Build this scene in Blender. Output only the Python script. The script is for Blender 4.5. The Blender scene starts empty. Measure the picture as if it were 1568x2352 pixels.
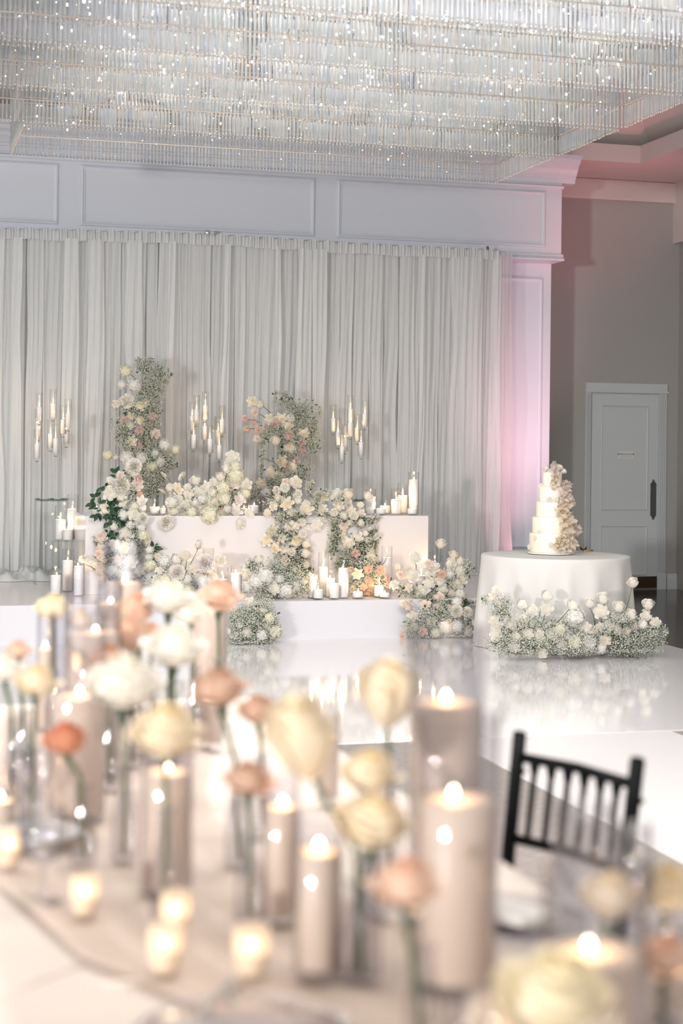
import bpy, math, random
import numpy as np
from mathutils import Matrix, Vector
random.seed(7); rng = np.random.default_rng(7)
C = bpy.context.scene.collection
sc = bpy.context.scene
PI = math.pi
# ---------------------------------------------------------------- camera
# room axes: X along the stage wall, Y towards it, Z up; the camera stands at the origin of X, Y
F, TH, RHO, HS, H = 3721.0, 0.27232, 0.010996, 149.0, 1.63
cam = bpy.data.cameras.new('camera'); camo = bpy.data.objects.new('camera', cam); C.objects.link(camo)
cam.sensor_fit = 'VERTICAL'; cam.sensor_height = 36.0; cam.sensor_width = 24.0
cam.lens = F/2352*36
cam.shift_y = -HS*math.cos(RHO)/2352; cam.shift_x = -HS*math.sin(RHO)/2352
cam.clip_start = 0.05
camo.matrix_world = Matrix.Translation((0, 0, H)) @ (Matrix.Rotation(-TH, 4, 'Z') @ Matrix.Rotation(PI/2, 4, 'X') @ Matrix.Rotation(RHO, 4, 'Z'))
cam.dof.use_dof = True; cam.dof.focus_distance = 14.0; cam.dof.aperture_fstop = 1.9
sc.camera = camo
# ---------------------------------------------------------------- world, lights, exposure
sc.view_settings.view_transform = 'Standard'; sc.view_settings.look = 'None'; sc.view_settings.gamma = 1
sc.view_settings.use_curve_mapping = False; sc.view_settings.exposure = 0.6
w = bpy.data.worlds.new('world'); sc.world = w; w.use_nodes = True
bg = w.node_tree.nodes['Background']; bg.inputs[0].default_value = (1.0, 0.97, 0.94, 1); bg.inputs[1].default_value = 0.5
cy = sc.cycles
cy.adaptive_threshold = 0.025; cy.max_bounces = 9; cy.transparent_max_bounces = 32; cy.diffuse_bounces = 3; cy.glossy_bounces = 4; cy.transmission_bounces = 10
cy.sample_clamp_indirect = 15.0; cy.use_denoising = True; cy.caustics_reflective = False; cy.caustics_refractive = False

def lamp(name, kind, loc, energy, color=(1, 1, 1), size=None, target=None, parent=None, **kw):
    l = bpy.data.lights.new(name, kind); l.energy = energy; l.color = color
    if kind == 'AREA':
        l.shape = 'RECTANGLE'; l.size, l.size_y = size
    elif size is not None: l.shadow_soft_size = size
    for k, v in kw.items(): setattr(l, k, v)
    o = bpy.data.objects.new(name, l); C.objects.link(o); o.location = loc
    if target is not None:
        o.rotation_euler = (Vector(target)-Vector(loc)).to_track_quat('-Z', 'Y').to_euler()
    if parent is not None: o.parent = parent
    return o
lamp('house_light', 'AREA', (1.8, 4.2, 5.3), 520, (1.0, 0.96, 0.93), (7, 3), (3.2, 14, 0.8))
lamp('table_fill_light', 'AREA', (0.7, 1.9, 5.0), 58, (1.0, 0.90, 0.80), (2.5, 3.0), (0.7, 2.3, 0.7))  # unseen fill, added to brighten the near table
lamp('key_light', 'AREA', (-8.7, -4.5, 1.6), 1000, (1.0, 0.97, 0.94), (0.7, 0.7), (4, 15, 2.2))
lamp('pink_uplight', 'SPOT', (6.46, 15.74, 0.08), 62, (1.0, 0.44, 0.53), 0.1, (6.42, 16.42, 3.2), spot_size=1.3, spot_blend=1.0)
lamp('pink_uplight_wash', 'SPOT', (6.95, 14.2, 0.3), 150, (1.0, 0.50, 0.58), 0.15, (6.55, 16.4, 2.3), spot_size=0.8, spot_blend=1.0)
lamp('pink_cove_light', 'SPOT', (7.6, 15.5, 3.3), 24, (1.0, 0.25, 0.30), 0.1, (7.4, 16.6, 4.8), spot_size=2.1, spot_blend=1.0)

# ---------------------------------------------------------------- pixel helpers (reference frame 1568 x 2352)
cR, sR, cU, sU = math.cos(RHO), math.sin(RHO), math.cos(TH), math.sin(TH)
def ray(px, py):
    x, y = px-784, py-1176
    xr, yr = cR*x+sR*y, -sR*x+cR*y
    X, Z = xr/F, -(yr+HS)/F
    return X*cU+sU, -X*sU+cU, Z
def pt_v(px, py, v):
    a, b, c = ray(px, py); t = v/b; return Vector((a*t, v, H+c*t))
def pt_z(px, py, z):
    a, b, c = ray(px, py); t = (z-H)/c; return Vector((a*t, b*t, z))
def pt_d(px, py, d):
    a, b, c = ray(px, py); return Vector((a*d, b*d, H+c*d))
def depth(p): return p[0]*sU+p[1]*cU
def proj(p):
    X, Y = p[0]*cU-p[1]*sU, depth(p)
    xr, yr = F*X/Y, -F*(p[2]-H)/Y-HS
    return 784+cR*xr-sR*yr, 1176+sR*xr+cR*yr

# ---------------------------------------------------------------- materials
def mat(name, col, rough=0.5, **kw):
    m = bpy.data.materials.new(name); m.use_nodes = True
    b = m.node_tree.nodes['Principled BSDF']
    b.inputs['Base Color'].default_value = (*col, 1); b.inputs['Roughness'].default_value = rough
    for k, v in kw.items(): b.inputs[k.replace('_', ' ')].default_value = v
    return m
def noise_mat(m, scale, amount, col2=None, bump=0.0, stretch=None, detail=3, bscale=None):
    nt = m.node_tree; N = nt.nodes; b = N['Principled BSDF']
    tc = N.new('ShaderNodeTexCoord'); nz = N.new('ShaderNodeTexNoise'); nz.inputs['Scale'].default_value = scale; nz.inputs['Detail'].default_value = detail
    src = tc.outputs['Object']
    if stretch:
        mp = N.new('ShaderNodeMapping'); mp.inputs['Scale'].default_value = stretch; nt.links.new(src, mp.inputs[0]); src = mp.outputs[0]
    nt.links.new(src, nz.inputs['Vector'])
    if col2:
        mx = N.new('ShaderNodeMix'); mx.data_type = 'RGBA'
        mx.inputs[6].default_value = b.inputs['Base Color'].default_value; mx.inputs[7].default_value = (*col2, 1)
        mr = N.new('ShaderNodeMapRange'); mr.inputs[1].default_value = 0.35; mr.inputs[2].default_value = 0.65; mr.inputs[4].default_value = amount
        nt.links.new(nz.outputs[0], mr.inputs[0]); nt.links.new(mr.outputs[0], mx.inputs[0]); nt.links.new(mx.outputs[2], b.inputs['Base Color'])
    if bump:
        n2 = nz
        if bscale:
            n2 = N.new('ShaderNodeTexNoise'); n2.inputs['Scale'].default_value = bscale; nt.links.new(src, n2.inputs['Vector'])
        bp = N.new('ShaderNodeBump'); bp.inputs['Strength'].default_value = bump; bp.inputs['Distance'].default_value = 0.01
        nt.links.new(n2.outputs[0], bp.inputs['Height']); nt.links.new(bp.outputs[0], b.inputs['Normal'])
    return m
def shader_mat(name):
    m = bpy.data.materials.new(name); m.use_nodes = True; nt = m.node_tree
    for n in list(nt.nodes):
        if n.type != 'OUTPUT_MATERIAL': nt.nodes.remove(n)
    return m, nt, nt.nodes['Material Output']
def thin_glass(name, refl=0.5, edge=(0.80, 0.81, 0.84), face=(0.985, 0.99, 0.99), rough=0.0, r0=0.035):
    m, nt, out = shader_mat(name); N = nt.nodes; L = nt.links
    lw = N.new('ShaderNodeLayerWeight'); lw.inputs[0].default_value = 0.5
    pw = N.new('ShaderNodeMath'); pw.operation = 'POWER'; pw.inputs[1].default_value = 4.0; L.new(lw.outputs['Facing'], pw.inputs[0])
    mx = N.new('ShaderNodeMix'); mx.data_type = 'RGBA'; mx.inputs[6].default_value = (*face, 1); mx.inputs[7].default_value = (*edge, 1); L.new(pw.outputs[0], mx.inputs[0])
    tr = N.new('ShaderNodeBsdfTransparent'); L.new(mx.outputs[2], tr.inputs[0])
    gl = N.new('ShaderNodeBsdfGlossy'); gl.inputs['Roughness'].default_value = rough
    p5 = N.new('ShaderNodeMath'); p5.operation = 'POWER'; p5.inputs[1].default_value = 5.0; L.new(lw.outputs['Facing'], p5.inputs[0])
    ml = N.new('ShaderNodeMath'); ml.operation = 'MULTIPLY_ADD'; ml.inputs[1].default_value = refl*0.9; ml.inputs[2].default_value = r0*refl; L.new(p5.outputs[0], ml.inputs[0])
    ms = N.new('ShaderNodeMixShader'); L.new(ml.outputs[0], ms.inputs[0]); L.new(tr.outputs[0], ms.inputs[1]); L.new(gl.outputs[0], ms.inputs[2]); L.new(ms.outputs[0], out.inputs[0])
    return m
def emit_mat(name, col, strength, sample=False):
    m, nt, out = shader_mat(name); e = nt.nodes.new('ShaderNodeEmission'); e.inputs[0].default_value = (*col, 1); e.inputs[1].default_value = strength
    nt.links.new(e.outputs[0], out.inputs[0])
    if not sample: m.cycles.emission_sampling = 'NONE'
    return m
def petal_mat(name, inner, outer, trans=0.3, r0=0.05, r1=0.40, zs=0.25):
    m, nt, out = shader_mat(name); N = nt.nodes; L = nt.links
    tc = N.new('ShaderNodeTexCoord'); mp = N.new('ShaderNodeMapping'); mp.inputs['Scale'].default_value = (1, 1, zs); L.new(tc.outputs['Object'], mp.inputs[0])
    ln = N.new('ShaderNodeVectorMath'); ln.operation = 'LENGTH'; L.new(mp.outputs[0], ln.inputs[0])
    mr = N.new('ShaderNodeMapRange'); mr.inputs[1].default_value = r0; mr.inputs[2].default_value = r1; L.new(ln.outputs['Value'], mr.inputs[0])
    mx = N.new('ShaderNodeMix'); mx.data_type = 'RGBA'; mx.inputs[6].default_value = (*inner, 1); mx.inputs[7].default_value = (*outer, 1); L.new(mr.outputs[0], mx.inputs[0])
    d = N.new('ShaderNodeBsdfDiffuse'); t = N.new('ShaderNodeBsdfTranslucent'); L.new(mx.outputs[2], d.inputs[0]); L.new(mx.outputs[2], t.inputs[0])
    ms = N.new('ShaderNodeMixShader'); ms.inputs[0].default_value = trans; L.new(d.outputs[0], ms.inputs[1]); L.new(t.outputs[0], ms.inputs[2]); L.new(ms.outputs[0], out.inputs[0])
    return m
def cloth_mat(name, col, trans=0.35, clear=0.0, weave=0.0):
    m, nt, out = shader_mat(name); N = nt.nodes; L = nt.links
    d = N.new('ShaderNodeBsdfDiffuse'); t = N.new('ShaderNodeBsdfTranslucent'); d.inputs[0].default_value = (*col, 1); t.inputs[0].default_value = (*col, 1)
    ms = N.new('ShaderNodeMixShader'); ms.inputs[0].default_value = trans; L.new(d.outputs[0], ms.inputs[1]); L.new(t.outputs[0], ms.inputs[2]); s = ms
    if clear:
        tr = N.new('ShaderNodeBsdfTransparent'); m2 = N.new('ShaderNodeMixShader'); m2.inputs[0].default_value = clear
        L.new(ms.outputs[0], m2.inputs[1]); L.new(tr.outputs[0], m2.inputs[2]); s = m2
    if weave:
        tc = N.new('ShaderNodeTexCoord'); nz = N.new('ShaderNodeTexNoise'); nz.inputs['Scale'].default_value = weave; L.new(tc.outputs['Object'], nz.inputs['Vector'])
        bp = N.new('ShaderNodeBump'); bp.inputs['Strength'].default_value = 0.25; bp.inputs['Distance'].default_value = 0.01; L.new(nz.outputs[0], bp.inputs['Height']); L.new(bp.outputs[0], d.inputs['Normal'])
    L.new(s.outputs[0], out.inputs[0])
    return m
M = {}
M['wall_white'] = mat('white_paint', (0.66, 0.70, 0.77), 0.45)
M['wall_beige'] = noise_mat(mat('beige_paint', (0.37, 0.365, 0.35), 0.6), 60, 0.12, (0.335, 0.33, 0.315))
M['wall_back'] = mat('taupe_paint', (0.50, 0.46, 0.41), 0.7)
M['ceiling'] = mat('ceiling_paint', (0.62, 0.58, 0.56), 0.8)
M['door'] = noise_mat(mat('door_paint', (0.54, 0.58, 0.59), 0.4), 12, 0.15, (0.50, 0.54, 0.55))
M['carpet'] = noise_mat(mat('carpet', (0.44, 0.39, 0.36), 0.95), 14, 0.8, (0.30, 0.27, 0.25), 0.6, (1, 4, 1), 6, 220)
M['hardwood'] = noise_mat(mat('dark_wood', (0.045, 0.036, 0.032), 0.16), 5, 0.8, (0.022, 0.018, 0.016), 0, (1, 9, 1))
M['vinyl'] = noise_mat(mat('white_vinyl', (0.88, 0.855, 0.86), 0.07, Coat_Weight=0.3, Coat_Roughness=0.03), 0.7, 0.0, None, 0.05, (1, 3, 1))
M['runner_vinyl'] = noise_mat(mat('aisle_vinyl', (0.82, 0.79, 0.78), 0.28), 1.0, 0.0, None, 0.05)
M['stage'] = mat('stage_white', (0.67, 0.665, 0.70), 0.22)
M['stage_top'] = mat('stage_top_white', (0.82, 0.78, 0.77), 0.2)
M['table_box'] = mat('gloss_white_panel', (0.70, 0.68, 0.695), 0.14)
M['drape'] = cloth_mat('sheer_voile', (0.87, 0.89, 0.895), 0.4, 0.12)
M['drape_hem'] = cloth_mat('gathered_voile', (0.84, 0.86, 0.86), 0.3, 0.06)
M['drape_sheer'] = cloth_mat('thin_voile', (0.84, 0.80, 0.80), 0.4, 0.55)
M['linen'] = cloth_mat('linen', (0.78, 0.765, 0.74), 0.12, 0, 350)
M['near_linen'] = cloth_mat('warm_linen', (0.84, 0.75, 0.68), 0.1, 0, 90)
M['chiffon'] = cloth_mat('chiffon', (0.78, 0.67, 0.59), 0.2, 0.10, 40)
M['glass'] = thin_glass('clear_glass')
M['glass_near'] = thin_glass('clear_glass_thick', 0.6, (0.62, 0.60, 0.60), (0.94, 0.94, 0.955), 0.0, 0.10)
M['acrylic'] = thin_glass('clear_acrylic', 0.3, (0.92, 0.94, 0.94), (0.994, 0.996, 0.996))
M['glass_edge'] = thin_glass('green_glass_edge', 0.6, (0.35, 0.48, 0.47), (0.62, 0.74, 0.73))
def wax_mat(name, col, sss):
    m = mat(name, col, 0.42, Subsurface_Weight=sss, Subsurface_Scale=0.05); m.node_tree.nodes['Principled BSDF'].inputs['Subsurface Radius'].default_value = (1.0, 0.6, 0.4); return m
M['wax'] = wax_mat('white_wax', (0.88, 0.86, 0.85), 0.0)
M['wax_near'] = wax_mat('pearled_wax', (0.88, 0.72, 0.58), 0.0)
M['wick'] = mat('wick', (0.03, 0.025, 0.02), 0.9)
M['flame'] = emit_mat('flame', (1.0, 0.70, 0.36), 26.0)
M['flame_near'] = emit_mat('flame_near', (1.0, 0.80, 0.55), 20.0)
M['frosted'] = cloth_mat('frosted_votive_glass', (0.95, 0.87, 0.76), 0.6, 0.45)
M['bead'] = thin_glass('glass_bead', 0.6, (0.7, 0.7, 0.72), (0.97, 0.97, 0.98), 0.0, 0.6)
M['crystal_glass'] = thin_glass('goblet_glass', 0.7, (0.40, 0.40, 0.42), (0.955, 0.955, 0.965), 0.0, 0.14)
M['black'] = mat('black_lacquer', (0.003, 0.004, 0.005), 0.4, Specular_IOR_Level=0.12)
M['chrome'] = mat('chrome', (0.75, 0.72, 0.68), 0.15, Metallic=1.0)
M['dark_metal'] = mat('dark_bronze', (0.16, 0.16, 0.155), 0.45, Metallic=0.9)
M['kick'] = mat('kick_plate_bronze', (0.10, 0.07, 0.05), 0.3, Metallic=0.9)
M['gold'] = mat('gold_rim', (0.85, 0.62, 0.28), 0.2, Metallic=1.0)
M['champagne'] = mat('champagne_wire', (0.80, 0.70, 0.60), 0.3, Metallic=0.8)
M['leaf'] = noise_mat(mat('dark_leaf', (0.012, 0.048, 0.020), 0.4), 3, 0.6, (0.03, 0.085, 0.034))
M['leaf_b'] = mat('muted_leaf', (0.06, 0.10, 0.055), 0.5)
M['stem'] = mat('green_stem', (0.09, 0.15, 0.05), 0.5)
M['stem_near'] = mat('olive_stem', (0.075, 0.11, 0.03), 0.45)
M['breath'] = cloth_mat('tiny_white_blossom', (0.86, 0.87, 0.80), 0.3)
M['breath_stem'] = mat('breath_stem', (0.20, 0.25, 0.14), 0.7)
M['cake'] = mat('buttercream', (0.90, 0.83, 0.70), 0.55)
M['wafer'] = cloth_mat('wafer_paper', (0.90, 0.80, 0.66), 0.45, 0.2)
M['wafer_b'] = cloth_mat('pink_wafer_paper', (0.88, 0.77, 0.71), 0.45, 0.3)
M['ink'] = mat('sign_ink', (0.03, 0.03, 0.03), 0.6)
M['paper'] = mat('sign_paper', (0.66, 0.67, 0.66), 0.5)
M['plate'] = mat('white_china', (0.86, 0.84, 0.82), 0.2)
M['sparkle_bulb'] = emit_mat('warm_sparkle_bulb', (1.0, 0.90, 0.78), 22.0)
PC = {'w': ((0.90, 0.86, 0.70), (0.92, 0.89, 0.82)), 'c': ((0.89, 0.78, 0.58), (0.92, 0.87, 0.78)), 'y': ((0.90, 0.72, 0.38), (0.93, 0.87, 0.74)),
      'a': ((0.90, 0.80, 0.74), (0.92, 0.87, 0.82)), 'b': ((0.82, 0.58, 0.48), (0.90, 0.80, 0.73)), 'k': ((0.62, 0.32, 0.28), (0.82, 0.62, 0.57)), 'p': ((0.78, 0.46, 0.31), (0.87, 0.66, 0.53)),
      'o': ((0.62, 0.14, 0.05), (0.80, 0.42, 0.28)), 'm': ((0.54, 0.30, 0.19), (0.74, 0.53, 0.41)), 'n': ((0.92, 0.74, 0.40), (0.93, 0.83, 0.66)), 'h': ((0.88, 0.77, 0.48), (0.91, 0.83, 0.65))}
for k, (a, b) in PC.items(): M['petal_'+k] = petal_mat('petal_'+k, a, b)
M['hyd_w'] = petal_mat('hydrangea_white', (0.82, 0.83, 0.74), (0.91, 0.90, 0.87), 0.25, 0.6, 0.9, 1.0)
M['hyd_c'] = petal_mat('hydrangea_cream', (0.82, 0.82, 0.58), (0.91, 0.89, 0.76), 0.25, 0.6, 0.9, 1.0)

# ---------------------------------------------------------------- mesh building
class MB:
    def __init__(s): s.v = []; s.f = []; s.mi = []
    def add(s, vs, fs, mi=0):
        o = len(s.v); s.v += [tuple(p) for p in vs]; s.f += [tuple(i+o for i in f) for f in fs]; s.mi += [mi]*len(fs); return s
    def box(s, a, b, mi=0):
        (x0, y0, z0), (x1, y1, z1) = a, b
        return s.add([(x0, y0, z0), (x1, y0, z0), (x1, y1, z0), (x0, y1, z0), (x0, y0, z1), (x1, y0, z1), (x1, y1, z1), (x0, y1, z1)],
                     [(0, 3, 2, 1), (4, 5, 6, 7), (0, 1, 5, 4), (1, 2, 6, 5), (2, 3, 7, 6), (3, 0, 4, 7)], mi)
    def lathe(s, prof, n=24, c=(0, 0), mi=0, close=False):
        vs = []; fs = []
        for r, z in prof:
            for k in range(n): vs.append((c[0]+r*math.cos(2*PI*k/n), c[1]+r*math.sin(2*PI*k/n), z))
        m = len(prof)
        for j in range(m-1 if not close else m):
            for k in range(n):
                a, b = j*n+k, j*n+(k+1) % n; c2, d = ((j+1) % m)*n+(k+1) % n, ((j+1) % m)*n+k
                fs.append((a, b, c2, d))
        return s.add(vs, fs, mi)
    def tube(s, pts, r, n=6, mi=0, caps=True):
        pts = [Vector(p) for p in pts]; rs = r if isinstance(r, (list, tuple)) else [r]*len(pts)
        vs = []; fs = []; up = Vector((0.31, 0.17, 0.93)).normalized()
        for i, p in enumerate(pts):
            t = (pts[min(i+1, len(pts)-1)]-pts[max(i-1, 0)]).normalized()
            a = t.cross(up if abs(t.dot(up)) < 0.95 else Vector((1, 0, 0))).normalized(); b = t.cross(a)
            for k in range(n): vs.append(p+rs[i]*(a*math.cos(2*PI*k/n)+b*math.sin(2*PI*k/n)))
        for i in range(len(pts)-1):
            for k in range(n): fs.append((i*n+k, i*n+(k+1) % n, (i+1)*n+(k+1) % n, (i+1)*n+k))
        if caps: fs += [tuple(range(n))[::-1], tuple(range((len(pts)-1)*n, len(pts)*n))]
        return s.add(vs, fs, mi)
    def grid(s, fn, nu, nv, mi=0):
        vs = [fn(i/nu, j/nv) for j in range(nv+1) for i in range(nu+1)]
        fs = [(j*(nu+1)+i, j*(nu+1)+i+1, (j+1)*(nu+1)+i+1, (j+1)*(nu+1)+i) for j in range(nv) for i in range(nu)]
        return s.add(vs, fs, mi)
    def extrude(s, prof, u0, u1, mi=0):            # profile of (y, z) run along x, capped
        n = len(prof); vs = [(u0, y, z) for y, z in prof]+[(u1, y, z) for y, z in prof]
        fs = [(i, (i+1) % n, n+(i+1) % n, n+i) for i in range(n)]+[tuple(range(n))[::-1], tuple(range(n, 2*n))]
        return s.add(vs, fs, mi)
    def mesh(s, name, mats, smooth=False):
        me = bpy.data.meshes.new(name); me.from_pydata(s.v, [], s.f)
        for m in (mats if isinstance(mats, (list, tuple)) else [mats]): me.materials.append(m)
        if any(s.mi): me.polygons.foreach_set('material_index', s.mi)
        if smooth: me.polygons.foreach_set('use_smooth', [True]*len(s.f))
        me.update(); return me
    def build(s, name, mats, parent=None, smooth=False, loc=None, label=None):
        return put(name, s.mesh(name, mats, smooth), parent, loc, label)
def put(name, me, parent=None, loc=None, label=None):
    o = bpy.data.objects.new(name, me); C.objects.link(o)
    if parent is not None: o.parent = parent
    if loc is not None: o.location = loc
    if label: o['label'] = label
    return o
def tag(o, label=None, cat=None, group=None, kind=None):
    for k, v in (('label', label), ('category', cat), ('group', group), ('kind', kind)):
        if v: o[k] = v
    return o
def thing(name, label, cat, loc=(0, 0, 0), rz=0.0, group=None):
    o = bpy.data.objects.new(name, None); C.objects.link(o); o.empty_display_size = 0.1
    o.location = loc; o.rotation_euler = (0, 0, rz)
    return tag(o, label, cat, group)
def copy_tree(o, parent=None):
    c = o.copy(); C.objects.link(c)
    if parent is not None: c.parent = parent
    for ch in list(o.children): copy_tree(ch, c)
    return c
def struct(name, mb, m, label, cat, smooth=False):
    return tag(mb.build(name, m, None, smooth), label, cat, None, 'structure')
def bevel(o, w=0.004, seg=2):
    b = o.modifiers.new('bevel', 'BEVEL'); b.width = w; b.segments = seg; b.limit_method = 'ANGLE'; return o
def moulding(mb, u0, u1, z0, z1, y, wd=0.035, dp=0.022, mi=0):   # raised picture-frame moulding on a wall facing -y
    prof = [(0, 0), (0.15, 0.7), (0.45, 1.0), (0.7, 0.55), (1.0, 0.35), (1.0, 0)]
    rings = []
    for a, h in prof:
        i = a*wd; rings.append([(u0+i, y-h*dp, z0+i), (u1-i, y-h*dp, z0+i), (u1-i, y-h*dp, z1-i), (u0+i, y-h*dp, z1-i)])
    vs = [p for r in rings for p in r]; fs = []
    for k in range(len(rings)-1):
        for c in range(4): fs.append((k*4+c, k*4+(c+1) % 4, (k+1)*4+(c+1) % 4, (k+1)*4+c))
    mb.add(vs, fs, mi)

# ================================================================ THE ROOM
ZS = 0.325
struct('floor', MB().box((-14, -9, -0.1), (16, 8.62, 0)), M['carpet'], 'taupe patterned carpet under the near table and chair', 'floor')
struct('floor.001', MB().box((-14, 8.62, -0.1), (16, 17.5, 0)), M['hardwood'], 'dark glossy hardwood floor by the private door', 'floor')
mb = MB().box((-8, 16.5, 0), (6.94, 16.8, 4.9))
wb = struct('wall_back', mb, M['wall_back'], 'wall behind the sheer drapes, hidden in their gaps', 'wall')
mb = MB().box((5.9, 16.44, 0), (6.94, 16.5, 3.66))
col = struct('wall_pilaster', mb, M['wall_white'], 'white pilaster right of the drapes in pink light', 'wall')
bevel(col)
mb = MB(); moulding(mb, 6.12, 6.845, 0.55, 3.5, 16.44, 0.05, 0.025); mb.build('panel_moulding', M['wall_white'], col)
# header with three recessed panels, crown and bottom lip
HV = 16.2
hd = struct('wall_header', MB().box((-8, HV, 3.72), (6.95, 16.5, 4.5)), M['wall_white'], 'white panelled header beam above the drapes', 'wall')
for a, b in ((-3.05, -0.63), (-0.40, 1.585), (1.795, 4.205), (4.435, 6.765)):
    mb = MB(); moulding(mb, a, b, 3.80, 4.405, HV, 0.05, 0.022); mb.build('panel_moulding', M['wall_white'], hd)
lip = [(HV+0.02, 3.66), (HV-0.05, 3.66), (HV-0.055, 3.675), (HV-0.04, 3.695), (HV-0.025, 3.705), (HV-0.02, 3.73), (HV-0.0, 3.735), (HV+0.3, 3.735), (HV+0.3, 3.66)]
MB().extrude(lip, -8, 6.965).build('bottom_moulding', M['wall_white'], hd)
b1 = [(HV, 4.435), (HV-0.02, 4.44), (HV-0.03, 4.46), (HV-0.012, 4.475), (HV, 4.48)]
MB().extrude(b1, -8, 6.965).build('bead_moulding', M['wall_white'], hd)
crown = [(HV+0.3, 4.5), (HV-0.01, 4.5), (HV-0.012, 4.545), (HV-0.03, 4.55), (HV-0.032, 4.575), (HV-0.05, 4.58), (HV-0.055, 4.60), (HV-0.09, 4.64), (HV-0.10, 4.67), (HV-0.15, 4.70), (HV-0.16, 4.735), (HV-0.2, 4.74), (HV-0.2, 4.775), (HV+0.3, 4.775)]
tag(MB().extrude(crown, -8, 7.10).build('trim_1', M['wall_white']), 'white stepped crown moulding above the panelled header', 'moulding', None, 'structure')
# right part: wall with the door
WV = 17.35
struct('wall_door_side', MB().box((6.3, WV, 0), (9.2, WV+0.2, 5.2)), M['wall_beige'], 'greige wall around the private door', 'wall')
struct('wall_right', MB().box((8.95, 3.0, 0), (9.15, WV, 5.2)), M['wall_beige'], 'bluish grey side wall at the far right', 'wall')
tag(MB().box((8.86, 12.0, 4.07), (8.95, WV, 4.78)).build('trim_2', M['ceiling']), 'dropped beam along the right side wall', 'beam', None, 'structure')
cr2 = [(WV, 4.535), (WV-0.05, 4.54), (WV-0.06, 4.56), (WV-0.06, 4.77), (WV, 4.77)]
tag(MB().extrude(cr2, 6.6, 8.96).build('trim_3', M['ceiling']), 'flat frieze board under the pink ceiling', 'moulding', None, 'structure')
bsb = [(WV, 0), (WV-0.022, 0), (WV-0.022, 0.13), (WV-0.016, 0.15), (WV-0.016, 0.165), (WV-0.006, 0.18), (WV, 0.18)]
tag(MB().extrude(bsb, 8.825, 8.95).build('baseboard_right', M['door']), 'white baseboard right of the private door', 'baseboard', None, 'structure')
tag(MB().extrude(bsb, 6.95, 7.735).build('baseboard_left', M['door']), 'white baseboard left of the private door', 'baseboard', None, 'structure')
# ceiling: flat soffit, tray with a lip, sloped sides, upper flat
CZ = 4.775; TU, TV = 7.88, 16.22
mb = MB().box((-9, TV, CZ), (9.2, 17.6, CZ+0.08)).box((TU, 2, CZ), (9.2, TV, CZ+0.08))
struct('ceiling', mb, M['ceiling'], 'pale ceiling soffit with pink light near the header', 'ceiling')
mb = MB().box((-9, TV, CZ+0.0801), (TU+0.06, TV+0.06, CZ+0.19)).box((TU, 2, CZ+0.0801), (TU+0.06, TV, CZ+0.19))
tag(mb.build('trim_4', M['ceiling']), 'upstanding lip around the ceiling tray', 'moulding', None, 'structure')
mb = MB()
mb.add([(-9, TV+0.3, 4.9), (TU+0.3, TV+0.3, 4.9), (TU-0.35, TV-0.5, 5.55), (-9, TV-0.5, 5.55)], [(0, 1, 2, 3)])
mb.add([(TU+0.3, TV+0.3, 4.9), (TU+0.3, 2, 4.9), (TU-0.35, 2, 5.55), (TU-0.35, TV-0.5, 5.55)], [(0, 1, 2, 3)])
struct('ceiling.001', mb, M['ceiling'], 'sloped sides of the ceiling tray', 'ceiling')
struct('ceiling.002', MB().box((-9, 2, 5.55), (TU+0.4, TV-0.3, 5.62)), M['wall_white'], 'upper flat of the ceiling tray above the crystals', 'ceiling')
mb = MB().extrude([(TV-0.5, 5.55), (TV-0.62, 5.55), (TV-0.6, 5.5), (TV-0.54, 5.48), (TV-0.5, 5.5)], -9, TU-0.35)
mb.box((TU-0.44, 2, 5.47), (TU-0.36, TV-0.5, 5.55))
tag(mb.build('trim_5', M['wall_white']), 'small cornice where the tray slope meets its top', 'moulding', None, 'structure')
# door
D0, D1 = 7.84, 8.69
dr = struct('door_1', MB().box((D0, WV-0.03, 0.015), (D1, WV+0.02, 2.285)), M['door'], 'grey white panelled door with the private sign', 'door')
for z0, z1 in ((0.93, 2.15), (0.17, 0.75)):
    mb = MB(); moulding(mb, D0+0.115, D1-0.135, z0, z1, WV-0.03, 0.016, 0.012); mb.build('panel_moulding', M['door'], dr)
MB().box((D0+0.004, WV-0.034, 0.018), (D1-0.004, WV-0.0301, 0.155)).build('kick_plate', M['kick'], dr)
mb = MB(); hz = 1.055; hx = D1-0.062
prof = []
for k in range(33):
    t = k/32*2-1; wv = 0.036 if abs(t) < 0.72 else 0.036*(0.75+0.35*math.sin((abs(t)-0.72)*26))*(1.02-abs(t))**0.5*2.0
    prof.append((t*0.235, min(max(wv, 0.002), 0.048)))
vs = [(hx-wd, WV-0.038, hz+z) for z, wd in prof]+[(hx+wd, WV-0.038, hz+z) for z, wd in prof]+[(hx-wd, WV-0.03, hz+z) for z, wd in prof]+[(hx+wd, WV-0.03, hz+z) for z, wd in prof]
n = len(prof); fs = []
for k in range(n-1):
    fs += [(k, n+k, n+k+1, k+1), (k, k+1, 2*n+k+1, 2*n+k), (n+k+1, n+k, 3*n+k, 3*n+k+1)]
mb.add(vs, fs); pp = mb.build('push_plate', M['dark_metal'], dr, label='ornate dark bronze push plate')
mb = MB()
for zz in (-0.19, 0.19):
    for a in range(5):
        ang = a*2*PI/5; mb.lathe([(0.0, 0), (0.010, 0.002), (0.008, 0.008), (0, 0.010)], 8)
        for i in range(len(mb.v)-32, len(mb.v)):
            x, y, z = mb.v[i]; mb.v[i] = (hx+0.02*math.cos(ang)+x, WV-0.038-z, hz+zz+0.02*math.sin(ang)+y)
mb.build('rosette', M['dark_metal'], pp)
sg = MB().box((8.175, WV-0.0345, 1.535), (8.365, WV-0.0301, 1.615)).build('sign_plate', M['paper'], dr, label='small pale sign reading PRIVATE')
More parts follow.
